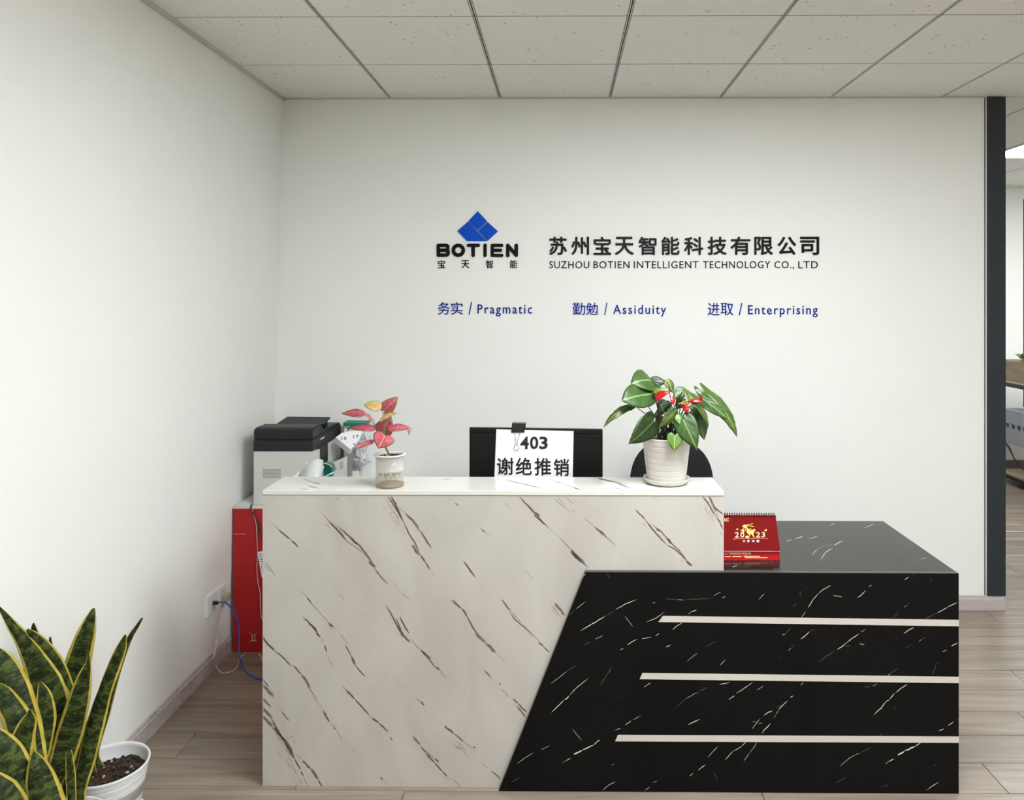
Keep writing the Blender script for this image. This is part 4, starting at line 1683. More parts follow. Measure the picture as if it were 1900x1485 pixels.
random.seed(3)
for i in range(9):
    y_ = 1028 + i * 4.6
    x_ = 480.4 + i * .85
    while x_ < 488:
        w_ = random.uniform(.8, 2.2)
        prism([rf(x_, y_), rf(x_ + w_, y_), rf(x_ + w_, y_ + random.uniform(.8, 2.6)), rf(x_, y_ + 1.4)], (0, -.0009, 0), bm=b)
        x_ += w_ + .8
obj('label_print', b, M['ink'], lb)

# ---- printer
PX0, PX1, PY0, PY1 = -1.487, -1.183, 3.620, 4.075
pr = empty('printer', ((PX0 + PX1) / 2, 3.84, RZ), 'multifunction printer, black scanner lid on a pale grey body, on the red carton', 'printer')
zb, z1, z2, z3 = RZ + .0005, .951, 1.003, 1.056
b = box(PX0, PX1, PY0, PY0 + .055, zb, z1, bev=.005)
box(PX0, PX1 - .01, PY0 + .055, PY1, zb, .835, bev=.004, bm=b)
box(PX0, PX1 - .16, PY0 + .055, PY1, .835, z1, bm=b)
box(PX0, PX1 - .005, PY1 - .05, PY1, .835, z1, bev=.004, bm=b)
body = obj('body', b, M['printer_white'], pr)
for i in range(7):
    xa = aY(487.5, 900, PY0).x
    xb = aY(521, 900, PY0).x
    zc_ = aY(500, 871.5 + i * 2.45, PY0).z
    obj('vent_shade_strip', box(xa, xb, PY0 - .0012, PY0 + .001, zc_ - .0017, zc_ + .0008), mat('vent_shadow', (150, 146, 128), .6) if i == 0 else bpy.data.materials['vent_shadow'], pr)  # strips carry the shade of the vent slots in their colour
bx_, bz = aY(569, 858.5, PY0).x, aY(569, 858.5, PY0).z
obj('button', tube([(bx_, PY0 - .003, bz), (bx_, PY0, bz)], .0045, seg=16, res=1), M['paper'], pr)
# dark scanner unit and lid
bx1 = -1.200
obj('scanner_unit', box(PX0 + .001, bx1, PY0 - .004, PY1 + .005, z1, z2, bev=.004), M['printer_grey'], pr)
obj('seam', box(PX0 + .004, bx1 - .004, PY0 + .004, PY1, z2 - .001, z2 + .008), M['dark_trim'], pr)
b = prism([(PX0 + .003, y_, z_) for y_, z_ in ((3.616, z2 + .006), (3.614, 1.045), (3.622, 1.057), (3.640, 1.062), (3.755, 1.060), (3.80, 1.024), (PY1 - .002, 1.016), (PY1 - .002, z2 + .006))], (bx1 - PX0 - .004, 0, 0))
bmesh.ops.bevel(b, geom=list(b.edges), offset=.004, segments=2, affect='EDGES')
ld = obj('scanner_lid', b, M['printer_grey'], pr)
b = prism([(aY(511, 786, 3.765).x, 3.765, 1.056), (aY(600, 786, 3.765).x, 3.765, 1.056), (aY(613, 776.5, 3.87).x, 3.87, 1.0765), (aY(533, 775.5, 3.87).x, 3.87, 1.079)], (0, .008, -.008))
bmesh.ops.bevel(b, geom=list(b.edges), offset=.002, segments=2, affect='EDGES')
obj('document_tray', b, M['printer_grey'], pr)
obj('tray_hinge', box(aY(598, 786, 3.9).x, aY(608, 786, 3.9).x, 3.85, 3.90, 1.02, 1.062, bev=.002), M['black_gloss'], pr)
# three pale marks of lettering on the right-hand face
b = bmesh.new()
for i in range(5):
    ya = 3.735 + i * .0125
    prism([(bx1 + .0004, ya, .983), (bx1 + .0004, ya + .008, .983), (bx1 + .0004, ya + .008, .990 + .002 * (i % 2)), (bx1 + .0004, ya, .990)], (.0006, 0, 0), bm=b)
obj('brand_mark', b, M['paper'], pr)
# recess, inner guides and output tray
obj('recess_wall', box(PX1 - .162, PX1 - .155, PY0 + .055, PY1 - .05, .835, z1), M['printer_grey'], pr)
obj('paper_guide', box(PX1 - .02, PX1 - .012, 3.86, 4.02, .838, .945, bev=.003), M['printer_white'], pr)
obj('output_tray', box(PX1 - .012, -1.125, 3.73, 3.97, .828, .836, bev=.003), M['printer_white'], pr)
obj('cassette', box(PX1 - .011, -1.135, 3.72, 3.98, .735, .826, bev=.006), M['printer_white'], pr)

# ---- green and white carton at the printer's side
gc = empty('paper_carton', (-1.02, 4.0, RZ), 'white carton with a teal band along its top, behind the small tear-off calendar', 'box')
gy = 4.0
gf = lambda px, py: aY(px, py, gy)
x0_, x1_ = gf(638, 800).x, gf(678, 800).x
ztp = gf(650, 785).z
obj('carton_body', box(x0_, gf(672, 800).x, gy, gy + .085, RZ + .001, ztp - .03), M['white_pl'], gc)
obj('teal_lid', prism([gf(636, 785.2), gf(680, 785.6), gf(678.5, 790), gf(676, 792.2), gf(638, 791.8)], (0, .09, 0)), M['teal'], gc)
g2 = lambda px, py: aY(px, py, gy - .0008)
obj('yellow_band', prism([g2(638.6, 791.8), g2(649, 791.8), g2(649, 793.6), g2(638.6, 793.6)], (0, .0004, 0)), M['yellowgreen'], gc)
obj('black_bar', prism([g2(645.2, 793.4), g2(647.2, 793.4), g2(647.2, 799.8), g2(645.2, 799.8)], (0, .0004, 0)), M['ink'], gc)
obj('teal_square', prism([g2(639, 875), g2(644.2, 875), g2(644.2, 883), g2(639, 883)], (0, .0004, 0)), M['teal_dark'], gc)

# ---- tear-off calendar, tilted
tc_ = empty('tear_off_calendar', aY(648, 835, 3.86), 'small white tear-off calendar block lying tilted against the carton beside the printer', 'calendar')
c0 = [aY(623.2, 812, 3.84), aY(634.5, 803.3, 3.86), aY(673, 800.5, 3.93), aY(666, 818, 3.90), aY(651, 834.5, 3.84)]
nn = (c0[1] - c0[0]).cross(c0[4] - c0[0]).normalized()
if nn.y > 0: nn = -nn
# make the outline planar
c0 = [p - nn * (p - c0[0]).dot(nn) for p in c0]
obj('page_block', prism([p + Vector((-.001, 0, -.0)) for p in c0], -nn * .012 + Vector((-.006, 0, -.022))), M['card_white'], tc_)
b = bmesh.new()
top_pg = prism([p + nn * .0006 for p in c0], -nn * .0012)
obj('top_page', top_pg, M['paper'], tc_)
cp = c0[0] + nn * .0013
u_ = (c0[2] - c0[1]).normalized()
fcal = lambda px, py: aP(px, py, cp, nn)
place_line('15', (633.6, 811, 643, 816.4), fcal, 'digit', M['ink'], tc_, offset=.02, one=True)
place_line('17', (655.5, 807.6, 665.5, 814), fcal, 'digit', M['ink'], tc_, offset=.01, one=True)
place_line('6', (655.2, 822.4, 658.6, 826), fcal, 'digit', M['ink'], tc_, offset=.02, one=True)

# ---- crumpled plastic film
def blob(px0, py0, px1, py1, Y, thick, seed, n=22, name='film', m=None, parent=None, shape=None):
    b = bmesh.new()
    g = {}
    for s_ in (0, 1):
        for j in range(n + 1):
            for i in range(n + 1):
                u, v_ = i / n, j / n
                l, r = shape(v_) if shape else (0, 1)
                p = aY(px0 + (px1 - px0) * (l + (r - l) * u), py0 + (py1 - py0) * v_, Y)
                e = math.sin(math.pi * u) ** .5 * math.sin(math.pi * v_) ** .4 if 0 < u < 1 and 0 < v_ < 1 else 0
                q = abs(noise.noise(Vector((u * 3.3, v_ * 5, seed)))) + .6 * abs(noise.noise(Vector((u * 8, v_ * 9, seed + 4))))
                if s_ == 1 and e == 0: g[(1, i, j)] = g[(0, i, j)]
                else: g[(s_, i, j)] = b.verts.new(p + Vector((0, (-1 if s_ == 0 else .4) * thick * e * (.45 + q), 0)))
        for j in range(n):
            for i in range(n):
                vs = [g[(s_, i, j)], g[(s_, i + 1, j)], g[(s_, i + 1, j + 1)], g[(s_, i, j + 1)]]
                if len(set(vs)) == 4:
                    try: b.faces.new(vs if s_ else vs[::-1])
                    except ValueError: pass
    bmesh.ops.recalc_face_normals(b, faces=list(b.faces))
    return obj(name, b, m, parent)


def sh(v_):
    l = .35 if v_ < .25 else .35 - .25 * min(1, (v_ - .25) * 3)
    r = .80 + .12 * math.sin(v_ * 9) + .1 * v_ if v_ < .8 else .98 - (v_ - .8) * 3.2
    return l, max(l + .1, r)


fb = blob(650, 799, 692, 871, 3.94, .045, 3, m=M['bag'], name='plastic_bag', shape=sh)
tag(fb, 'crumpled translucent white plastic bag right of the carton behind the pink plant', 'bag')
fb2 = blob(654, 860, 668, 874, 3.91, .02, 9, m=mat('grey_foil', (140, 138, 142), .35), name='foil_wrapper')
tag(fb2, 'small grey crumpled wrapper below the plastic bag', 'wrapper')
gw = prism([aY(654.5, 871, 3.90), aY(664.5, 869, 3.90), aY(661.5, 900, 3.90), aY(654, 900, 3.90)], (0, .02, 0))
gw = obj('gold_packet', gw, M['paper'])
tag(gw, 'slim packet with a gold pattern below the grey wrapper', 'packet')
b = bmesh.new()
for i in range(7):
    y_ = 872 + i * 3.6
    prism([aY(656 + (i % 2) * 3, y_, 3.899), aY(658 + (i % 2) * 3.4, y_ + .5, 3.899), aY(657 + (i % 3), y_ + 3, 3.899)], (0, -.0004, 0), bm=b)
obj('gold_print', b, M['gold'], gw)

# ---- heap on the worktop behind the tower (its top just shows)
hy = 3.02
ff = empty('document_folder', aY(575, 900, hy), 'pale grey-green curved plastic folder in front of the printer', 'folder')
b = bmesh.new()
prev = None
for i in range(13):
    t = i / 12
    a = aY(556 + 1.5 * math.sin(t * 3) - 1 * t, 890, hy - .02)
    px = 552 + 48 * t
    top = 881 - 30 * math.sin(min(1, t * 1.12) * math.pi / 2) ** 1.1 + (0 if t < .85 else (t - .85) * 22)
    cur = (b.verts.new(aY(px, top, hy + .05 * t)), b.verts.new(aY(552 + 40 * t, 930, hy - .03 * math.sin(t * 3.14))))
    if prev: b.faces.new([prev[0], prev[1], cur[1], cur[0]])
    prev = cur
o = obj('cover', b, M['film'], ff, smooth=True)
o.modifiers.new('s', 'SOLIDIFY').thickness = .002
for k in range(5):
    obj('sheet', prism([aY(581 + 3.2 * k, 886 - 1.2 * k, hy + .06), aY(583 + 3.2 * k, 885 - 1.2 * k, hy + .06), aY(598 + .8 * k, 860 + 1.5 * k, hy + .09), aY(597 + .8 * k, 859 + 1.5 * k, hy + .09)][:4], (0, .004, -.002)), M['card_white'] if k % 2 else mat('cream_sheet', (222, 208, 180), .7) if k == 0 else bpy.data.materials['cream_sheet'], ff)
wl = prism([aY(541, 887, hy - .04), aY(557, 874.5, hy - .04), aY(551, 887, hy - .04)], (0, .0015, 0))
tag(obj('loose_paper', wl, M['paper']), 'small white paper corner sticking up at the left end of the white countertop', 'paper')
wl2 = prism([aY(586, 851.5, 3.3), aY(597, 850.8, 3.3), aY(598, 890, 3.3), aY(585, 890, 3.3)], (0, .003, 0))
td = empty('tape_dispenser', aY(608, 900, hy + .1), 'dark teal curved plastic dispenser behind the white countertop, left of the pink plant', 'dispenser')
b = prism([aY(598, 860.8, hy + .1), aY(602, 860.5, hy + .1), aY(612, 864.2, hy + .1), aY(615.8, 868.2, hy + .1), aY(615.2, 876, hy + .1), aY(612, 890, hy + .1), aY(600.5, 890, hy + .1), aY(599.8, 872, hy + .1)], (0, .05, 0))
bmesh.ops.bevel(b, geom=list(b.edges), offset=.003, segments=2, affect='EDGES')
obj('shell', b, M['teal_dark'], td)
obj('pale_rim', tube([aY(597.6, 872, hy + .096), aY(598, 862, hy + .096), aY(603, 860.2, hy + .096), aY(612, 863.6, hy + .096), aY(616.2, 868.2, hy + .096)], .0018, seg=6), M['film'], td)
pn = obj('pen', tube([aY(599, 886.5, hy + .07), aY(619, 877, hy + .08)], .0032, seg=10, res=1), mat('pale_cyan_plastic', (160, 214, 222), .3))
tag(pn, 'pale cyan pen lying across the dark teal dispenser', 'pen')
wc = empty('small_white_box', aY(630, 900, 3.35), 'small white carton with grey print between the teal dispenser and the teal-banded carton', 'box')
wy = 3.64
b = prism([aY(613.5, 861.5, wy), aY(638.4, 850, wy), Vector((aY(638.4, 905, wy).x, wy, RZ + .0005)), Vector((aY(612.5, 905, wy).x, wy, RZ + .0005))], (0, .05, 0))
obj('carton_body', b, M['printer_white'], wc)
b = bmesh.new()
for (a, c, d_, e) in ((629.5, 857, 636, 859), (629, 860, 636, 861), (630, 862.5, 636, 865.5), (629, 867, 631, 869.5), (632, 866, 634, 869), (635, 864.5, 636, 869)):
    prism([aY(a, c + 2, wy - .001), aY(d_, c, wy - .001), aY(d_, e, wy - .001), aY(a, e + 2, wy - .001)], (0, .0004, 0), bm=b)
obj('box_print', b, M['grey_metal'], wc)
obj('brown_mark', prism([aY(620, 871, wy - .001), aY(624.5, 868, wy - .001), aY(625, 869.5, wy - .001), aY(621, 873, wy - .001)], (0, .0004, 0)), M['brown_cable'], wc)

# ---- outlets on the left wall
def outlet(pxa, pxb, pyt, pyb, label):
    X = wall_x(.33)
    A = aX(pxa, pyt[0], X)
    B = aX(pxb, pyt[1], X)
    zt_, zb_ = (A.z + B.z) / 2, aX(pxa, pyb, X).z
    t = empty('wall_socket', (X, (A.y + B.y) / 2, zb_), label, 'socket')
    obj('faceplate', box(X - .004, X + .009, A.y, B.y, zb_, zt_, bev=.003, seg=3), M['white_pl'], t)
    obj('inner_plate', box(X + .009, X + .0105, A.y + .012, B.y - .012, zb_ + .012, zt_ - .012, bev=.0005, seg=1), M['white_pl'], t)
    return t, X, A.y, B.y, zb_, zt_


s1, sx, ya, yb_, zb_, zt_ = outlet(381.6, 399.2, (1105.5, 1096.3), 1148, 'white data socket on the left wall with the blue cable plugged in')
ym = (ya + yb_) / 2
obj('port', box(sx + .0105, sx + .013, ym - .014, ym + .014, zb_ + .040, zb_ + .066, bev=.001, seg=1), M['grid'], s1)
obj('port_hole', box(sx + .013, sx + .0134, ym - .008, ym + .008, zb_ + .044, zb_ + .058), M['dark_trim'], s1)
obj('screw_cap', box(sx + .0105, sx + .0112, ym + .004, ym + .010, zb_ + .014, zb_ + .022), M['dark_trim'], s1)
s2, sx, yc_, yd_, zb2, zt2 = outlet(400.6, 417.6, (1095.4, 1079.6), 1131, 'white power socket on the left wall with the taupe plug in it')
ym2 = (yc_ + yd_) / 2
for d_ in (-.009, .009):
    obj('socket_hole', box(sx + .0105, sx + .0112, ym2 + d_ - .002, ym2 + d_ + .002, zt2 - .030, zt2 - .020), M['dark_trim'], s2)
pg = empty('power_cord', (sx + .011, ym2, zb2 + .04), 'beige power cord hanging from the taupe plug and looping over the floor', 'cord')
obj('plug', box(sx + .0115, sx + .042, ym2 - .020, ym2 + .020, zb2 + .022, zb2 + .055, bev=.006, seg=3), M['plug'], pg)
Xc = sx + .03
cpts = [Vector((Xc, ym2, zb2 + .024)), aX(407.5, 1160, Xc), aX(400.5, 1200, Xc + .01), aX(397.0, 1222, Xc + .015),
        aZ(399.5, 1238, .004), aZ(410, 1248, .004), aZ(421, 1249.5, .004), aZ(434, 1244, .004), aZ(441, 1235, .004), aZ(443.5, 1226, .004), aZ(447, 1219, .004), aZ(456, 1212.6, .004)]
cpts[4].z = .012
obj('cable', tube(cpts, .0032, seg=8, res=6), M['beige_cable'], pg)
nc = empty('network_cable', (sx + .012, ym, zb_ + .05), 'blue network cable from the wall socket down behind the desk', 'cable')
obj('connector', box(sx + .0135, sx + .034, ym - .007, ym + .007, zb_ + .044, zb_ + .058, bev=.0015), M['black_gloss'], nc)
bp = [Vector((sx + .034, ym, zb_ + .052)), Vector((sx + .056, ym + .008, zb_ + .052)), aY(420, 1119.5, ym + .02), aY(432, 1131, ym + .03), aY(440, 1147, ym + .04), aY(443.6, 1168, ym + .04), aY(443.8, 1200, ym + .02)]
p_ = aZ(446.5, 1226, .03)
bp += [aY(445, 1222, ym - .01), aZ(452, 1241, .02), aZ(463, 1252, .005), aZ(476, 1258.5, .004), aZ(500, 1262, .004)]
obj('cable', tube(bp, .0034, seg=8, res=6), M['blue_cable'], nc)
cf = RY0 - .006
o = obj('printer_cable', tube([aY(467, 936, PY0 - .004), aY(465.5, 941, cf), aY(470, 952, cf), aY(477, 966, cf), aY(482, 985, cf), aY(490, 1004, cf), aY(497, 1030, cf)], .0036, seg=8), M['brown_cable'])
tag(o, 'dark brown cable running down the top right of the red carton', 'cable')
o = obj('phone_cable', tube([aY(467.5, 938, PY0 - .004), aY(468.5, 943, cf), aY(470.5, 955, cf), aY(475.5, 975, cf), aY(476.5, 1000, cf), aY(477.8, 1025, cf), aY(476.5, 1055, cf), aY(478.5, 1080, cf), aY(482.5, 1100, cf), aY(483.5, 1135, cf), aY(486, 1148, cf), aY(492, 1156, cf)], .0017, seg=6), M['beige_cable'])
tag(o, 'thin cream cord hanging in front of the red carton', 'cord')
o = obj('floor_cord', tube([aZ(480, 1214.5, .004), aZ(483.5, 1217, .004), aZ(487, 1225, .004), aZ(493, 1240, .004)], .003, seg=6), M['beige_cable'])
tag(o, 'short piece of beige cord on the floor at the foot of the red carton', 'cord')

# ================================================================== DESK CALENDAR (red)
kx0, kx1 = TX1 + .004, aY(1447.3, 1023, 2.703).x
ky, kz = 2.703, DZ
kt = empty('desk_calendar', ((kx0 + kx1) / 2, ky + .04, kz), 'red spiral-bound 2023 desk calendar with gold rabbit on the black counter', 'calendar')
zfold = aY(1400, 1024, ky).z
b = prism([(kx0, ky, kz), (kx1, ky, kz), (kx1, ky + .006, zfold), (kx0, ky + .006, zfold)], (0, .002, 0))
obj('front_band', b, M['red_base'], kt)
ytp = ky + .048
ztp_ = aY(1442, 957, ytp).z
pA, pB = Vector((0, ky - .001, aY(1400, 1023, ky - .001).z)), Vector((0, ytp, ztp_))
obj('cover_page', prism([(kx0, pA.y, pA.z), (kx1 + .0005, pA.y, pA.z), (kx1 - .002, pB.y, pB.z), (kx0, pB.y, pB.z)], (0, .002, .0006)), M['red_page'], kt)
obj('page_edge', box(kx0, kx1 + .0006, ky - .0018, ky - .0004, pA.z - .0012, pA.z), M['card_white'], kt)
obj('back_board', prism([(kx0, ytp + .003, ztp_), (kx1, ytp + .003, ztp_), (kx1, ky + .10, kz), (kx0, ky + .10, kz)], (0, .002, 0)), M['red_base'], kt)
obj('bottom_board', box(kx0, kx1, ky + .004, ky + .10, kz, kz + .002), M['red_base'], kt)
bd = bmesh.new()
nr = 24
for i in range(nr):
    xx = kx0 + .006 + (kx1 - kx0 - .014) * i / (nr - 1)
    cyv, czv, rr = ytp + .002, ztp_ + .001, .0078
    tube([(xx, cyv + rr * math.cos(t), czv + rr * math.sin(t)) for t in [R(-40 + 28 * q) for q in range(10)]], .0013, bm=bd, seg=5, res=1)
obj('spiral_binding', bd, mat('dark_red_wire', (96, 22, 30), .35, metal=.5), kt)
pn_ = (Vector((1, 0, 0)).cross(pB - pA)).normalized()
if pn_.y > 0: pn_ = -pn_
pg0 = Vector((0, pA.y, pA.z)) + pn_ * .0006
fk = lambda px, py: aP(px, py, pg0, pn_)
kq = lambda x, y_: fk(1320 + x / 11.42, 930 + y_ / 11.42)   # read in a crop of the calendar
place_line('IC', (1344.6, 962, 1352.6, 968), fk, 'letter', M['pale_gold'], kt, offset=.012, one=True)
for ch_, a, c in (('2', 1363.8, 1370.8), ('0', 1374, 1380.8), ('2', 1402.6, 1410.2), ('3', 1412.8, 1419.4)):
    place_line(ch_, (a, 987.6, c, 997.4), fk, 'digit', M['pale_gold'], kt, offset=.004, one=True)


def flat(polys, mp, m, name, parent, lift=None):
    b = bmesh.new()
    L = lift or Vector((0, 0, 0))
    for P in polys:
        b.faces.new([b.verts.new(mp(*p) + L) for p in P])
    bmesh.ops.recalc_face_normals(b, faces=list(b.faces))
    return obj(name, b, m, parent)


def ell(cx_, cy_, rx, ry, rot=0, n=18):
    o = []
    for k in range(n):
        t = 2 * math.pi * k / n
        x_, y_ = rx * math.cos(t), ry * math.sin(t)
        o.append((cx_ + x_ * math.cos(rot) - y_ * math.sin(rot), cy_ + x_ * math.sin(rot) + y_ * math.cos(rot)))
    return o


rab = [ell(705, 532, 46, 30, -.3), [(735, 515), (770, 495), (830, 490), (780, 512), (745, 535)], [(815, 495), (850, 480), (890, 474), (860, 492)],
       [(745, 528), (800, 525), (860, 528), (915, 545), (880, 550), (820, 538)],
       [(700, 560), (745, 545), (800, 620), (860, 640), (850, 690), (800, 715), (765, 690), (740, 640)],
       ell(868, 655, 38, 46, .3), [(840, 690), (880, 690), (915, 775), (895, 770)], [(800, 700), (825, 700), (818, 745), (805, 742)],
       [(690, 575), (640, 610), (610, 645), (640, 640), (700, 605)], [(700, 600), (655, 650), (640, 690), (665, 690), (715, 635)],
       ell(760, 760, 42, 26), ell(905, 620, 26, 26), ell(820, 600, 26, 16), ell(1150, 622, 28, 20, -.4), ell(548, 598, 24, 12)]
flat(rab, kq, M['gold'], 'rabbit_emblem', kt, pn_ * .0001)['kind'] = 'stuff'
flat([ell(718 + 24 * math.cos(t), 612 + 24 * math.sin(t), 15, 15, 0, 10) for t in [R(72 * q) for q in range(5)]] + [ell(820, 604, 14, 7), ell(905, 622, 12, 14), ell(1150, 624, 13, 8)], kq, M['red_page'], 'flower_print', kt, pn_ * .0003)
flat([ell(718, 612, 13, 13, 0, 10)], kq, M['pale_gold'], 'flower_centre', kt, pn_ * .0005)
flat([[(455, 800), (570, 789), (1200, 789), (1200, 798), (570, 799), (460, 812)]], kq, mat('dull_gold_print', (206, 128, 80), .5), 'rule_line', kt)
for ch_, a in (('大', 665), ('展', 757), ('鸿', 860), ('图', 960)):
    place_line(ch_, (1320 + a / 11.42, 1002.4, 1320 + (a + 50) / 11.42, 1006.4), fk, 'character', M['paper'], kt, offset=.01, one=True)
# band print
n2 = Vector((0, -1, .0)).normalized()
fb_ = lambda px, py: aP(px, py, Vector((0, ky - .0004, kz)), Vector((0, -1, .1905)).normalized())
place_line('IC 广州市创芯电子有限公司', (1344.8, 1025.2, 1392.8, 1029.2), fb_, 'company_line', M['pale_gold'], kt, offset=.01, one=True)
flat([[(1345, 1032.6), (1356, 1032.6), (1356, 1033.6), (1345, 1033.6)], [(1359, 1032.4), (1376, 1032.4), (1376, 1033.6), (1359, 1033.6)],
      [(1380, 1032), (1410, 1032), (1410, 1033), (1380, 1033)], [(1382, 1034.8), (1424, 1034.8), (1424, 1035.7), (1382, 1035.7)]], fb_, M['pale_gold'], 'small_print', kt)

# ================================================================== PLANTS
HEART = [(1, 0), (.93, .055), (.82, .16), (.68, .27), (.52, .37), (.34, .45), (.14, .50), (-.04, .485), (-.17, .41), (-.25, .29), (-.25, .16), (-.16, .05), (0, 0)]
ROUND = [(1, 0), (.93, .07), (.82, .17), (.66, .29), (.48, .38), (.28, .44), (.08, .455), (-.10, .43), (-.20, .35), (-.25, .24), (-.255, .12), (-.25, .03), (-.20, 0)]
OVAL = [(1, 0), (.93, .08), (.82, .21), (.68, .34), (.52, .44), (.36, .495), (.2, .48), (.08, .38), (.0, .22), (-.03, .10), (-.02, .04), (0, .01), (0, 0)]


def broad(base, tip, W, up, m, parent, name='leaf', arch=.08, fold=.18, shape=HEART, wave=.03, K=6, tipdry=False, lobe=1.0, comp=True):
    base, tip, up = Vector(base), Vector(tip), Vector(up)
    d = tip - base
    L = d.length
    d.normalize()
    n = up - d * up.dot(d)
    n.normalize()
    s_ = d.cross(n)
    if comp:
        vw_ = (base - ORG).normalized()
        W = W / max(.5, (s_ - vw_ * s_.dot(vw_)).length)
    outline = [(u * (lobe if u < 0 else 1), v_) for u, v_ in shape]
    # resample the outline a bit finer
    o2 = []
    for i in range(len(outline) - 1):
        o2.append(outline[i])
        o2.append(((outline[i][0] + outline[i + 1][0]) / 2, (outline[i][1] + outline[i + 1][1]) / 2))
    o2.append(outline[-1])
    full = [(u, v_) for u, v_ in o2[:-1]] + [(u, -v_) for u, v_ in o2[-2:0:-1]]
    if shape is ROUND: full = [(u, v_) for u, v_ in o2] + [(u, -v_) for u, v_ in o2[-2:0:-1]]
    b = bmesh.new()
    uvl = b.loops.layers.uv.new('UVMap')
    rim = b.verts.layers.float.new('rim')
    ph = random.random() * 50

    def P(u, v_, k):
        h = arch * 4 * max(u, -.3) * (1 - u) * L
        h -= fold * abs(v_) * W
        h += wave * L * noise.noise(Vector((u * 4, v_ * 5, ph))) * k
        h += .012 * L * math.sin((u - abs(v_) * 1.1) * 22) * (abs(v_) * 2)
        vt = b.verts.new(base + d * (u * L) + s_ * (v_ * W) + n * h)
        vt[rim] = k
        return vt, (v_ + .5, u)
    c = P(0, 0, 0)
    rings = [[P(u * k / K, v_ * k / K, k / K) for u, v_ in full] for k in range(1, K + 1)]
    N = len(full)

    def face(L_):
        try:
            f = b.faces.new([q[0] for q in L_])
        except ValueError:
            return
        f.smooth = True
        for lp, q in zip(f.loops, L_): lp[uvl].uv = q[1]
    for i in range(N):
        j = (i + 1) % N
        face([c, rings[0][i], rings[0][j]])
        for k in range(K - 1):
            face([rings[k][i], rings[k + 1][i], rings[k + 1][j], rings[k][j]])
    o = obj(name, b, m, parent)
    md = o.modifiers.new('s', 'SOLIDIFY')
    md.thickness = .0007
    return o


def petiole(a, c, parent, m, r=.0022, bow=.03, r2=None, name='stem', side=(0, 0, 0)):
    a, c = Vector(a), Vector(c)
    mid = (a + c) / 2 + Vector((0, 0, bow)) + Vector(side)
    q = a + (c - a) * .25 + Vector((0, 0, bow * .9)) + Vector(side) * .5
    return obj(name, tube([a, q, mid, c], r, r2=r2, seg=7, res=4), m, parent)


# ---- anthurium in a ribbed glazed pot with saucer
AX, AY = aY(1236.5, 895, 2.722).x, 2.722
an = empty('potted_anthurium', (AX, AY, TZ), 'green anthurium with red flowers in a ribbed cream pot on the white countertop', 'potted plant')
obj('saucer', lathe([(0, TZ + .0005), (.066, TZ + .0005), (.076, TZ + .006), (.0825, TZ + .018), (.0835, TZ + .021), (.0800, TZ + .021), (.074, TZ + .010), (.064, TZ + .006), (0, TZ + .006)], AX, AY), M['pot_cream'], an)
pz0, pz1 = TZ + .0075, 1.190
prof = [(0, pz0), (.066, pz0), (.069, pz0 + .003)]
for k in range(1, 60):
    t = k / 60
    z = pz0 + .004 + (pz1 - .010 - pz0) * t
    r = .0690 + (.0865 - .0690) * t
    g = abs((t * 7.0) % 1 - .5)
    r -= .0016 * max(0, (g - .40) / .10)
    prof.append((r, z))
prof += [(.0880, pz1 - .004), (.0885, pz1), (.0860, pz1 + .001), (.0835, pz1 - .004), (.080, pz1 - .03), (0, pz1 - .03)]
obj('pot', lathe(prof, AX, AY, 64), M['pot_cream'], an)
obj('soil', lathe([(0, pz1 - .014), (.04, pz1 - .015), (.0825, pz1 - .020), (.081, pz1 - .028), (0, pz1 - .028)], AX, AY, 32), M['soil'], an)
ac = lambda x, y_, Y: aY(1100 + x / 5.71, 660 + y_ / 5.71, Y)     # read in a crop of the plant
root = Vector((AX, AY, pz1 - .015))
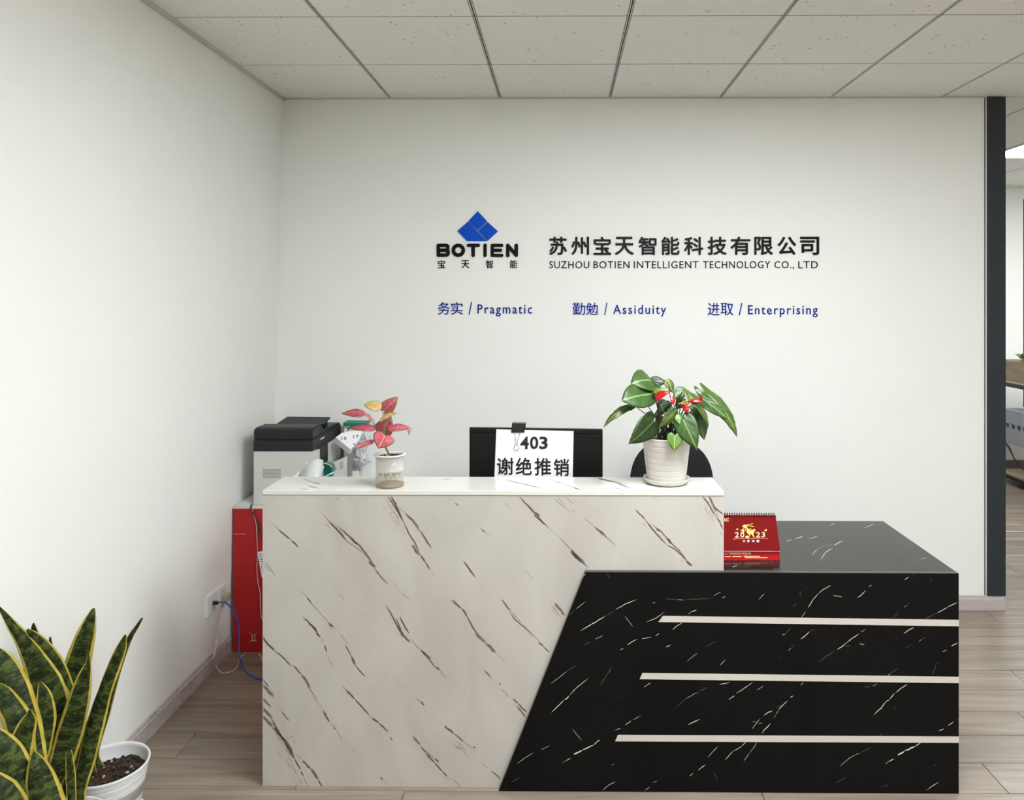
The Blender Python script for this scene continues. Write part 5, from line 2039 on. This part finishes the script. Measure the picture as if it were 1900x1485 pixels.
leaves = [  # base, tip, Y base, Y tip, width(crop px), normal, material, arch, fold, lobe
    ((600, 262), (398, 306), 2.74, 2.68, 310, (-.2, -.9, .5), 'green_mid', .10, .04, .8, ROUND),
    ((606, 262), (782, 292), 2.75, 2.74, 112, (.1, -.9, .45), 'green_dark', .05, .15, .6, OVAL),
    ((500, 424), (302, 480), 2.66, 2.61, 300, (-.1, -.95, .40), 'green_mid', .06, .03, 3.7, ROUND),
    ((440, 528), (108, 768), 2.68, 2.62, 92, (.25, -.35, .95), 'olive', .16, .25, .8, OVAL),
    ((622, 718), (376, 938), 2.645, 2.60, 245, (.35, -.95, .05), 'green_dark', .05, .05, 1.1, HEART),
    ((812, 492), (634, 668), 2.76, 2.73, 105, (.3, -.9, .3), 'green_dark', .05, .1, .6, OVAL),
    ((884, 572), (690, 768), 2.66, 2.64, 120, (.5, -.8, .3), 'olive', .12, .15, .8, OVAL),
    ((868, 858), (860, 1012), 2.610, 2.600, 158, (0, -.95, .25), 'green_bright', .05, .12, 1.0, HEART),
    ((968, 700), (1106, 1002), 2.62, 2.60, 235, (-.15, -.95, .2), 'green_mid', .07, .10, 1.0, HEART),
    ((1128, 640), (1180, 902), 2.70, 2.68, 165, (-.1, -.95, .15), 'olive', .04, .08, 1.0, HEART),
    ((968, 345), (1236, 772), 2.66, 2.63, 84, (.75, -.5, .55), 'olive', .10, .30, .5, OVAL),
    ((972, 352), (846, 466), 2.72, 2.70, 128, (.2, -.85, .5), 'green_mid', .05, .1, .4, OVAL),
    ((1282, 470), (1530, 866), 2.67, 2.64, 150, (.35, -.85, .4), 'olive', .12, .15, 2.0, HEART),
    ((1196, 478), (1442, 684), 2.64, 2.62, 150, (-.35, -.9, .45), 'green_mid', .08, .1, 2.2, HEART),
    ((786, 250), (850, 404), 2.70, 2.68, 96, (.3, -.9, .2), 'olive', .10, .35, .5, OVAL),
    ((1052, 500), (1132, 604), 2.74, 2.72, 120, (0, -.9, .4), 'green_mid', .03, .1, .6, OVAL),
    ((965, 450), (880, 570), 2.75, 2.74, 120, (0, -.95, .2), 'green_dark', .03, .1, .6, OVAL),
    ((905, 625), (955, 760), 2.635, 2.62, 92, (.3, -.9, .3), 'green_bright', .06, .2, .6, OVAL),
    ((640, 388), (786, 346), 2.68, 2.68, 38, (0, -.3, .95), 'green_bright', .12, .3, .3, OVAL),
    ((820, 560), (860, 660), 2.70, 2.69, 100, (0, -.9, .3), 'green_dark', .03, .1, .6, OVAL),
    ((1205, 500), (1190, 385), 2.72, 2.72, 96, (0, -.95, .1), 'green_dark', .03, .1, .6, OVAL),
    ((620, 350), (740, 352), 2.72, 2.70, 90, (0, -.6, .8), 'green_mid', .03, .1, .6, OVAL),
    ((760, 470), (700, 620), 2.77, 2.76, 120, (.2, -.95, .15), 'green_dark', .04, .1, .6, OVAL),
    ((900, 700), (905, 830), 2.72, 2.71, 110, (0, -.95, .1), 'green_dark', .04, .1, .6, OVAL),
    ((1100, 560), (1210, 720), 2.73, 2.72, 120, (0, -.95, .2), 'green_dark', .04, .1, .6, OVAL),
    ((1180, 500), (1240, 400), 2.73, 2.72, 120, (0, -.95, .2), 'green_dark', .04, .1, .6, OVAL),
    ((720, 640), (700, 760), 2.78, 2.78, 110, (0, -.95, .1), 'green_dark', .03, .1, .6, OVAL),
]
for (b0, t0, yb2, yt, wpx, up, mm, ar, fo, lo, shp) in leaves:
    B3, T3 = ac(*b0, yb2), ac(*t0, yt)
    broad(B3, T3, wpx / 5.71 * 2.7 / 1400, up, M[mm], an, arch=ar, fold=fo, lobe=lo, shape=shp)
    r0 = root + Vector((random.uniform(-.035, .035), random.uniform(-.02, .02), 0))
    petiole(r0, B3, an, M['stem_dark'] if mm != 'green_bright' else M['stem'], r=.0022, r2=.0014, bow=.012)
# dark stub stems and aerial roots crowding the crown
b = bmesh.new()
for i in range(34):
    x_ = random.uniform(-.045, .05)
    h_ = random.uniform(.04, .11)
    tube([root + Vector((x_ * .5, random.uniform(-.03, .02), 0)), root + Vector((x_ * .8, -.01, h_ * .5)), root + Vector((x_ * 1.3, -.005, h_))], random.uniform(.0014, .0035), r2=.0008, bm=b, seg=5, res=2)
o = obj('stub_stem', b, mat('brown_stub', (58, 44, 26), .7, var=.4, scale=90), an)
o['kind'] = 'stuff'
for (pts, w_, up) in ((((690, 425), (820, 385)), 78, (-.1, -.75, .7)), (((845, 455), (850, 530)), 48, (.2, -.95, .2)),
                      (((975, 530), (1010, 622)), 66, (-.4, -.85, .4)), (((1045, 470), (1172, 500)), 44, (0, -.6, .8)), (((1150, 470), (1140, 400)), 26, (.3, -.9, .2))):
    B3, T3 = ac(*pts[0], 2.63), ac(*pts[1], 2.625)
    f = broad(B3, T3, w_ / 5.71 * 2.7 / 1400, up, M['red_flower'], an, name='red_spathe', arch=.12, fold=.25, lobe=1.2)
    petiole(root + Vector((random.uniform(-.02, .03), -.02, 0)), B3, an, M['stem_dark'], r=.0016, r2=.0012, bow=.006)
for a, c in (((760, 400), (800, 350)), ((1020, 545), (1040, 515)), ((1060, 460), (1030, 440)), ((915, 515), (1000, 475)), ((930, 520), (1010, 500)), ((905, 505), (985, 520)), ((790, 250), (835, 310)), ((770, 245), (800, 300))):
    obj('spadix', tube([ac(*a, 2.62), ac((a[0] + c[0]) / 2, (a[1] + c[1]) / 2 - 6, 2.615), ac(*c, 2.62)], .0012, seg=7, res=3), M['spadix'], an)

# ---- pink syngonium in a clear water pot
GX, GY = aY(723.5, 895, 2.665).x, 2.665
sgp = empty('potted_syngonium', (GX, GY, TZ), 'pink-leaved arrowhead plant in a clear pot of amber water on the white countertop', 'potted plant')
gz0, gz1 = TZ + .0005, TZ + .109
R0 = .0505
obj('clear_pot', lathe([(0, gz0), (R0 - .002, gz0), (R0, gz0 + .002), (R0, gz1), (R0 - .002, gz1), (R0 - .002, gz0 + .0035), (0, gz0 + .0035)], GX, GY, 56), M['clear'], sgp)
obj('water', lathe([(0, gz0 + .0105), (R0 - .0022, gz0 + .0105), (R0 - .0022, gz0 + .047), (0, gz0 + .047)], GX, GY, 48), M['water'], sgp)
obj('sediment', lathe([(0, gz0 + .0038), (R0 - .0024, gz0 + .0038), (R0 - .0024, gz0 + .009), (.03, gz0 + .014), (0, gz0 + .018)], GX, GY, 40), M['sediment'], sgp)
obj('inner_cup', lathe([(0, gz0 + .050), (.028, gz0 + .0495), (.0455, gz0 + .053), (.0475, gz0 + .060), (.0480, gz1 - .001), (.0555, gz1 + .001), (.0560, gz1 + .005), (.0460, gz1 + .0055), (.0445, gz1 - .002), (.0440, gz1 - .014), (0, gz1 - .014)], GX, GY, 56), M['frost'], sgp)
obj('soil', lathe([(0, gz1 - .002), (.03, gz1 - .003), (.0440, gz1 - .004), (.043, gz1 - .012), (0, gz1 - .012)], GX, GY, 32), M['soil'], sgp)
b = bmesh.new()
for i in range(26):
    a = random.uniform(0, 6.28)
    r_ = random.uniform(.008, .040)
    p = Vector((GX + r_ * math.cos(a), GY + r_ * math.sin(a), gz0 + .048))
    tube([p, p + Vector((random.uniform(-.008, .008), random.uniform(-.006, .006), -.008)), p + Vector((random.uniform(-.014, .014), random.uniform(-.006, .006), -random.uniform(.012, .030)))], random.uniform(.0012, .0040), r2=.0004, bm=b, seg=5, res=2)
o = obj('root', b, M['root'], sgp)
o['kind'] = 'stuff'
b = bmesh.new()
for i in range(26):
    a = random.uniform(0, 6.28)
    r_ = random.uniform(.008, .041)
    c3 = (GX + r_ * math.cos(a), GY + r_ * math.sin(a), gz1 - .001)
    q = random.uniform(.002, .0045)
    box(c3[0] - q, c3[0] + q, c3[1] - q, c3[1] + q, c3[2] - q * .6, c3[2] + q * .7, bm=b, mi=i % 2, rot=Matrix.Translation(c3) @ Matrix.Rotation(a * 3, 4, 'Z') @ Matrix.Rotation(a, 4, 'X') @ Matrix.Translation([-x for x in c3]))
o = obj('pebble', b, [M['perlite'], M['crumb']], sgp)
o['kind'] = 'stuff'
pc2 = lambda x, y_, Y: aY(600 + x / 7.425, 720 + y_ / 7.425, Y)
stem_pts = [Vector((GX + .002, GY, gz1 - .004)), pc2(850, 800, 2.655), pc2(838, 640, 2.655), pc2(838, 520, 2.66), pc2(838, 440, 2.66)]
obj('main_stem', tube(stem_pts, .0034, r2=.0018, seg=9, res=5), M['stem'], sgp)
sp_leaves = [
    ((802, 262), (556, 236), 2.66, 2.65, 150, (.05, -.8, .6), 'pink_green', .04, .05, .9, OVAL, (838, 440)),
    ((850, 300), (1032, 118), 2.665, 2.65, 205, (.2, -.95, .25), 'pink', .05, .08, 1.0, HEART, (838, 440)),
    ((560, 345), (248, 352), 2.64, 2.62, 118, (0, -.55, .85), 'pink_dark', .08, .28, .3, OVAL, (740, 560)),
    ((690, 450), (445, 296), 2.655, 2.64, 42, (-.3, -.4, .9), 'pink', .08, .2, .2, OVAL, (740, 560)),
    ((782, 440), (1018, 350), 2.64, 2.63, 92, (0, -.5, .85), 'pink_green', .14, .3, .4, OVAL, (838, 560)),
    ((815, 590), (940, 392), 2.70, 2.71, 262, (-.1, -.95, .2), 'pink_dark', .03, .08, .9, HEART, (842, 640)),
    ((900, 560), (1218, 560), 2.65, 2.63, 112, (.1, -.75, .6), 'pink', .10, .16, .6, OVAL, (846, 690)),
    ((718, 556), (340, 556), 2.645, 2.625, 100, (0, -.7, .7), 'pink_dark', .05, .15, .4, OVAL, (836, 660)),
    ((695, 722), (388, 858), 2.64, 2.62, 66, (.2, -.45, .85), 'pink', .06, .35, .3, OVAL, (846, 740)),
    ((842, 672), (757, 838), 2.622, 2.605, 300, (0, -.9, .35), 'pink', .03, .05, .9, HEART, (846, 740)),
]
for (b0, t0, yb2, yt, wpx, up, mm, ar, fo, lo, shp, frm) in sp_leaves:
    B3, T3 = pc2(*b0, yb2), pc2(*t0, yt)
    broad(B3, T3, wpx / 7.425 * 2.65 / 1400, up, M[mm], sgp, arch=ar, fold=fo, lobe=lo, shape=shp)
    petiole(pc2(*frm, 2.658), B3, sgp, M['stem'], r=.0016, r2=.0011, bow=.0)
tipw = broad(pc2(1180, 530, 2.63), pc2(1180, 660, 2.62), 40 / 7.425 * 2.65 / 1400, (.2, -.95, .1), M['pink'], sgp, arch=.05, shape=OVAL)


# ---- snake plants
def white_pot(name_parent, x, y, r, h, rb=.72, grooves=9):
    prof = [(0, .012), (r * rb - .004, .012), (r * rb, .014)]
    n = 90
    for k in range(1, n):
        t = k / n
        z = .014 + (h - .024) * t
        rr = r * (rb + (1 - rb) * t)
        g = abs((t * grooves) % 1 - .5)
        rr -= .0016 * max(0, (g - .42) / .08)
        prof.append((rr, z))
    prof += [(r * 1.012, h - .009), (r * 1.02, h - .003), (r * 1.005, h), (r * .965, h - .002), (r * .955, h - .012), (r * .88, h - .10), (0, h - .10)]
    obj('pot', lathe(prof, x, y, 72), M['pot_white'], name_parent)
    obj('saucer', lathe([(0, .001), (r * rb + .012, .001), (r * rb + .026, .016), (r * rb + .029, .020), (r * rb + .024, .020), (r * rb + .010, .008), (0, .008)], x, y, 64), M['pot_white'], name_parent)
    # soil: bumpy disc
    b = bmesh.new()
    N1, N2 = 14, 48
    zs = h - .045
    c = b.verts.new((x, y, zs + .012))
    prev = None
    rs = r * .93
    rings = []
    for i in range(1, N1 + 1):
        f = i / N1
        rings.append([b.verts.new((x + rs * f * math.cos(a), y + rs * f * math.sin(a), zs + .012 * (1 - f) + .014 * noise.noise(Vector((rs * f * math.cos(a) * 22, rs * f * math.sin(a) * 22, x * 9))) + .006 * noise.noise(Vector((f * math.cos(a) * 9, f * math.sin(a) * 9, 3))))) for a in [2 * math.pi * k / N2 for k in range(N2)]])
    for k in range(N2):
        b.faces.new([c, rings[0][k], rings[0][(k + 1) % N2]])
        for i in range(N1 - 1):
            b.faces.new([rings[i][k], rings[i + 1][k], rings[i + 1][(k + 1) % N2], rings[i][(k + 1) % N2]])
    obj('soil', b, M['soil'], name_parent)
    b = bmesh.new()
    for i in range(150):
        a = random.uniform(0, 6.28)
        q_ = rs * math.sqrt(random.random()) * .97
        sz = random.uniform(.0012, .0042)
        px, py = x + q_ * math.cos(a), y + q_ * math.sin(a)
        pz = zs + .012 * (1 - q_ / rs) + .014 * noise.noise(Vector(((px - x) * 22, (py - y) * 22, x * 9))) + sz * .8
        p = Vector((px, py, pz))
        M4 = Matrix.Translation(p) @ Matrix.Rotation(a * 5, 4, (1, .3, .5)) @ Matrix.Translation(-p)
        box(px - sz, px + sz * 1.6, py - sz, py + sz, pz - sz, pz + sz * .8, bm=b, mi=0 if i % 4 == 0 and sz < .0028 else 1, rot=M4)
    o = obj('soil_crumb', b, [M['perlite'], M['crumb']], name_parent)
    o['kind'] = 'stuff'


def blade(pts, parent, twist=0.0, cup=.22, seg_v=26, tip=True, flip=0.0):
    """sword leaf: pts = [(point3d, width_m, twist)] from base to tip"""
    P = [(Vector(p[0]), p[1], p[2] if len(p) > 2 else twist) for p in pts]
    E = [P[0]] + P + [P[-1]]
    S = []
    for i in range(1, len(E) - 2):
        p0, p1, p2, p3 = E[i - 1][0], E[i][0], E[i + 1][0], E[i + 2][0]
        for k in range(6):
            t = k / 6
            q = 0.5 * ((2 * p1) + (p2 - p0) * t + (2 * p0 - 5 * p1 + 4 * p2 - p3) * t * t + (3 * p1 - p0 - 3 * p2 + p3) * t ** 3)
            S.append((q, E[i][1] + (E[i + 1][1] - E[i][1]) * t, E[i][2] + (E[i + 1][2] - E[i][2]) * t))
    S.append(P[-1])
    b = bmesh.new()
    uvl = b.loops.layers.uv.new('UVMap')
    NU = 10
    rows = []
    Ltot = sum((S[i + 1][0] - S[i][0]).length for i in range(len(S) - 1))
    acc = 0
    ph = random.random() * 30
    for i, (p, w_, tw) in enumerate(S):
        if i: acc += (p - S[i - 1][0]).length
        t = (S[min(i + 1, len(S) - 1)][0] - S[max(i - 1, 0)][0]).normalized()
        view = (p - ORG).normalized()
        s_ = t.cross(view).normalized()
        n_ = s_.cross(t).normalized()          # away from the viewer side
        a = tw
        side = s_ * math.cos(a) + n_ * math.sin(a)
        nr_ = n_ * math.cos(a) - s_ * math.sin(a)
        row = []
        for k in range(NU + 1):
            u = k / NU * 2 - 1
            q = p + side * (u * w_ / 2) + nr_ * (cup * w_ * (u * u - .4)) + nr_ * (.03 * w_ * noise.noise(Vector((acc * 18, u * 2, ph))))
            row.append((b.verts.new(q), ((u + 1) / 2, acc)))
        rows.append(row)
    for i in range(len(rows) - 1):
        for k in range(NU):
            L_ = [rows[i][k], rows[i][k + 1], rows[i + 1][k + 1], rows[i + 1][k]]
            f = b.faces.new([q[0] for q in L_])
            f.smooth = True
            for lp, q in zip(f.loops, L_): lp[uvl].uv = q[1]
    o = obj('leaf', b, M['snake'], parent)
    md = o.modifiers.new('s', 'SOLIDIFY')
    md.thickness = .0022
    return o


p1 = aY(200, 1424, 2.40)
S1 = empty('snake_plant', (p1.x, 2.40, 0), 'snake plant in the white grooved pot nearest the grey baseboard, soil in view', 'potted plant')
white_pot(S1, p1.x, 2.40, .119, .2)
p2x, p2y = -1.425, 2.155
S2 = empty('snake_plant', (p2x, p2y, 0), 'snake plant with tall upright leaves in the small white pot cut by the bottom edge', 'potted plant')
white_pot(S2, p2x, p2y, .100, .19)
p3x, p3y = -1.385, 1.86
S3 = empty('snake_plant', (p3x, p3y, 0), 'snake plant at the far left edge, leaves in front of the white wall', 'potted plant')
white_pot(S3, p3x, p3y, .115, .2)


def sleaf(parent, base, pts, Y, twist=0.0, cup=.2):
    """pts: (px, py, width px[, twist]) from low to tip, at depth Y (number or (near base, at tip))"""
    ya_, yb3 = Y if isinstance(Y, tuple) else (Y, Y)
    n_ = len(pts)
    L_ = [(Vector(base), pts[0][2] * ya_ / 1400 * .8, twist)]
    for i, q in enumerate(pts):
        yy = ya_ + (yb3 - ya_) * i / (n_ - 1)
        L_.append((aY(q[0], q[1], yy), q[2] * yy / 1400, q[3] if len(q) > 3 else twist))
    return blade(L_, parent, cup=cup)


B1 = lambda dx=0, dy=0: (p1.x + dx, 2.40 + dy, .155)
B2 = lambda dx=0, dy=0: (p2x + dx, p2y + dy, .145)
B3_ = lambda dx=0, dy=0: (p3x + dx, p3y + dy, .155)
# back row first
sleaf(S1, B1(-.03, .03), [(176, 1400, 12), (196, 1325, 13), (216, 1250, 12), (238, 1190, 8), (256, 1160, 4), (264, 1147, 1)], (2.42, 2.44), cup=.5)
sleaf(S1, B1(-.045, .0), [(168, 1420, 14), (172, 1390, 14), (176, 1350, 9), (178, 1330, 1)], 2.38, cup=.4)
sleaf(S1, B1(-.065, .02), [(150, 1420, 20), (146, 1380, 24), (150, 1345, 18), (158, 1320, 1)], 2.41)
sleaf(S2, B2(.05, .01), [(146, 1480, 21, .3), (160, 1410, 30, .3), (176, 1345, 31, .3), (193, 1285, 26, .5), (210, 1240, 24, .4), (224, 1205, 17, .1), (233, 1178, 1, 0)], (2.15, 2.20), cup=.25)
sleaf(S2, B2(-.01, .04), [(118, 1450, 30), (122, 1370, 36), (132, 1290, 40), (146, 1225, 42), (160, 1175, 30), (170, 1142, 13), (174, 1129, 1)], (2.20, 2.24))
sleaf(S2, B2(.01, .0), [(96, 1470, 32), (112, 1420, 42), (130, 1360, 44), (146, 1300, 36), (157, 1255, 22), (164, 1228, 6), (163, 1212, 1)], (2.12, 2.12))
sleaf(S2, B2(-.05, .03), [(104, 1440, 40), (106, 1380, 54), (98, 1320, 62), (84, 1270, 56), (64, 1225, 36), (44, 1190, 24), (22, 1160, 15), (2, 1132, 4), (-6, 1124, 1)], (2.16, 2.03))
sleaf(S2, B2(-.02, .05), [(118, 1400, 26), (128, 1340, 26), (124, 1290, 26), (106, 1240, 26), (84, 1205, 22), (64, 1182, 14), (50, 1168, 1)], (2.20, 2.08), cup=.35)
sleaf(S2, B2(-.03, .06), [(96, 1330, 26), (86, 1260, 22), (74, 1210, 18), (64, 1175, 11), (62, 1156, 1)], (2.22, 2.10))
sleaf(S2, B2(.0, .03), [(108, 1340, 18), (104, 1290, 16), (99, 1240, 11), (95, 1205, 5), (93, 1182, 1)], 2.14, cup=.4)
sleaf(S2, B2(.035, -.02), [(133, 1484, 14), (131, 1440, 15), (128, 1400, 10), (126, 1380, 1)], 2.12)
sleaf(S2, B2(-.06, -.01), [(68, 1440, 26), (76, 1390, 32), (84, 1335, 34), (82, 1295, 24), (76, 1272, 8), (74, 1266, 1)], 2.09)
sleaf(S3, B3_(.0, .05), [(66, 1480, 40), (60, 1420, 46), (44, 1350, 56), (26, 1290, 56), (8, 1240, 42), (-2, 1215, 22), (-6, 1204, 1)], (1.95, 2.0))
sleaf(S3, B3_(-.02, .03), [(50, 1470, 34), (44, 1400, 38), (34, 1340, 40), (18, 1310, 36), (4, 1285, 24), (-8, 1268, 1)], (1.92, 1.95), cup=.35)
sleaf(S3, B3_(.03, .02), [(46, 1500, 40), (44, 1450, 44, .1), (36, 1405, 42, .5), (42, 1370, 38, .3), (52, 1340, 26, 0), (55, 1324, 8), (54, 1318, 1)], 1.88)
sleaf(S3, B3_(-.03, -.02), [(44, 1500, 56), (34, 1450, 56), (14, 1400, 48), (-8, 1370, 34), (-24, 1345, 1)], 1.84)
sleaf(S3, B3_(.05, -.03), [(88, 1540, 60), (84, 1490, 58), (74, 1445, 44), (67, 1415, 24), (63, 1396, 1)], (1.84, 1.86), cup=.3)
sleaf(S3, B3_(.0, -.05), [(30, 1560, 60), (20, 1510, 60), (2, 1470, 50), (-20, 1440, 20), (-30, 1428, 1)], 1.80)

# ================================================================== OFFICE BEYOND (seen past the dark wall end)
rx = 4.04
rk = empty('workbench_rack', (4.35, 6.0, 0), 'long wood and black metal rack in the office beyond the dark wall end', 'rack')
y0r, y1r, x1r = 4.9, 7.05, 4.64
obj('lower_board', box(rx, x1r, y0r, y1r, .085, .103, bev=.001, seg=1), M['wood_planter'], rk)
obj('lower_frame', box(rx + .003, x1r - .003, y0r + .003, y1r - .003, .055, .0845), M['black_metal'], rk)
obj('top_board', box(rx, x1r, y0r, y1r, .922, .936, bev=.001, seg=1), mat('pale_edge', (196, 186, 150), .5), rk)
obj('top_frame', box(rx + .003, x1r - .003, y0r + .003, y1r - .003, .885, .9215), M['black_metal'], rk)
for xx in (rx + .01, x1r - .04):
    for yy in (y0r + .01, y1r - .04):
        b = box(xx, xx + .03, yy, yy + .03, .0, .885)
        obj('leg', b, M['black_metal'], rk)
pl = empty('planter_box', (4.2, 6.0, .936), 'long wooden planter box with green foliage on the rack in the office beyond', 'planter')
for nm, a in (('side_board', (rx + .004, rx + .02, y0r, y1r)), ('side_board', (rx + .28, rx + .296, y0r, y1r)), ('end_board', (rx + .02, rx + .28, y0r, y0r + .016)), ('end_board', (rx + .02, rx + .28, y1r - .016, y1r))):
    obj(nm, box(*a, .9365, 1.122, bev=.001, seg=1), M['wood_planter'], pl)
obj('soil', box(rx + .021, rx + .279, y0r + .017, y1r - .017, .95, 1.08), M['soil'], pl)
fol = empty('foliage_plant', (rx + .06, 6.72, 1.08), 'bright green leafy plant in the wooden planter box beyond the wall end', 'plant')
random.seed(12)
for i in range(46):
    a = random.uniform(0, 6.28)
    el = random.uniform(.1, 1.2)
    p = Vector((rx + .07 + random.uniform(-.05, .07), 6.70 + random.uniform(-.14, .08), 1.10 + random.uniform(0, .06)))
    d_ = Vector((math.cos(a) * math.cos(el), math.sin(a) * math.cos(el), math.sin(el))) * random.uniform(.06, .12)
    broad(p, p + d_ + Vector((0, 0, -.015)), random.uniform(.022, .034), (random.uniform(-.4, .2), -.5, .8), M['green_bright' if i % 3 else 'green_mid'], fol, shape=OVAL, K=2, arch=.15)
obj('stem', tube([(rx + .08, 6.7, 1.075), (rx + .08, 6.7, 1.17)], .006, res=1), M['stem'], fol)
gm = empty('metal_cabinet', (4.2, 6.0, .37), 'grey sheet metal case with a row of dark slots hanging under the wooden rack top', 'cabinet')
obj('case_body', box(rx + .012, rx + .30, 5.0, 6.98, .372, .678, bev=.004), M['grey_metal'], gm)
for i in range(14):
    ya2 = 6.93 - i * .085
    obj('vent_slot', prism([(rx + .0115, ya2, .552), (rx + .0115, ya2 - .055, .552), (rx + .0115, ya2 - .048, .512), (rx + .0115, ya2 - .018, .518)], (-.001, 0, 0)), M['ink'], gm)
for s_, (za, zb_) in enumerate(((.678, .885), )):
    for yy in (5.2, 6.8):
        obj('bracket', box(rx + .13, rx + .15, yy, yy + .03, za, zb_), M['black_metal'], gm)
o = obj('loose_cable', tube([(rx + .01, 6.95, .373), (rx - .002, 6.85, .34), (rx - .004, 6.74, .22), (rx + .0, 6.62, .19), (rx + .02, 6.5, .25), (rx + .03, 6.35, .373)], .006, seg=6), M['black_metal'])
tag(o, 'black cable sagging below the grey metal case in the office beyond', 'cable')
o = obj('thin_cable', tube([(rx + .0, 6.93, .373), (rx - .016, 6.80, .30), (rx - .018, 6.66, .21), (rx - .01, 6.52, .16), (rx + .0, 6.40, .19), (rx + .01, 6.2, .373)], .003, seg=6), M['black_metal'])
tag(o, 'thin black cable hanging lowest below the grey metal case', 'cable')
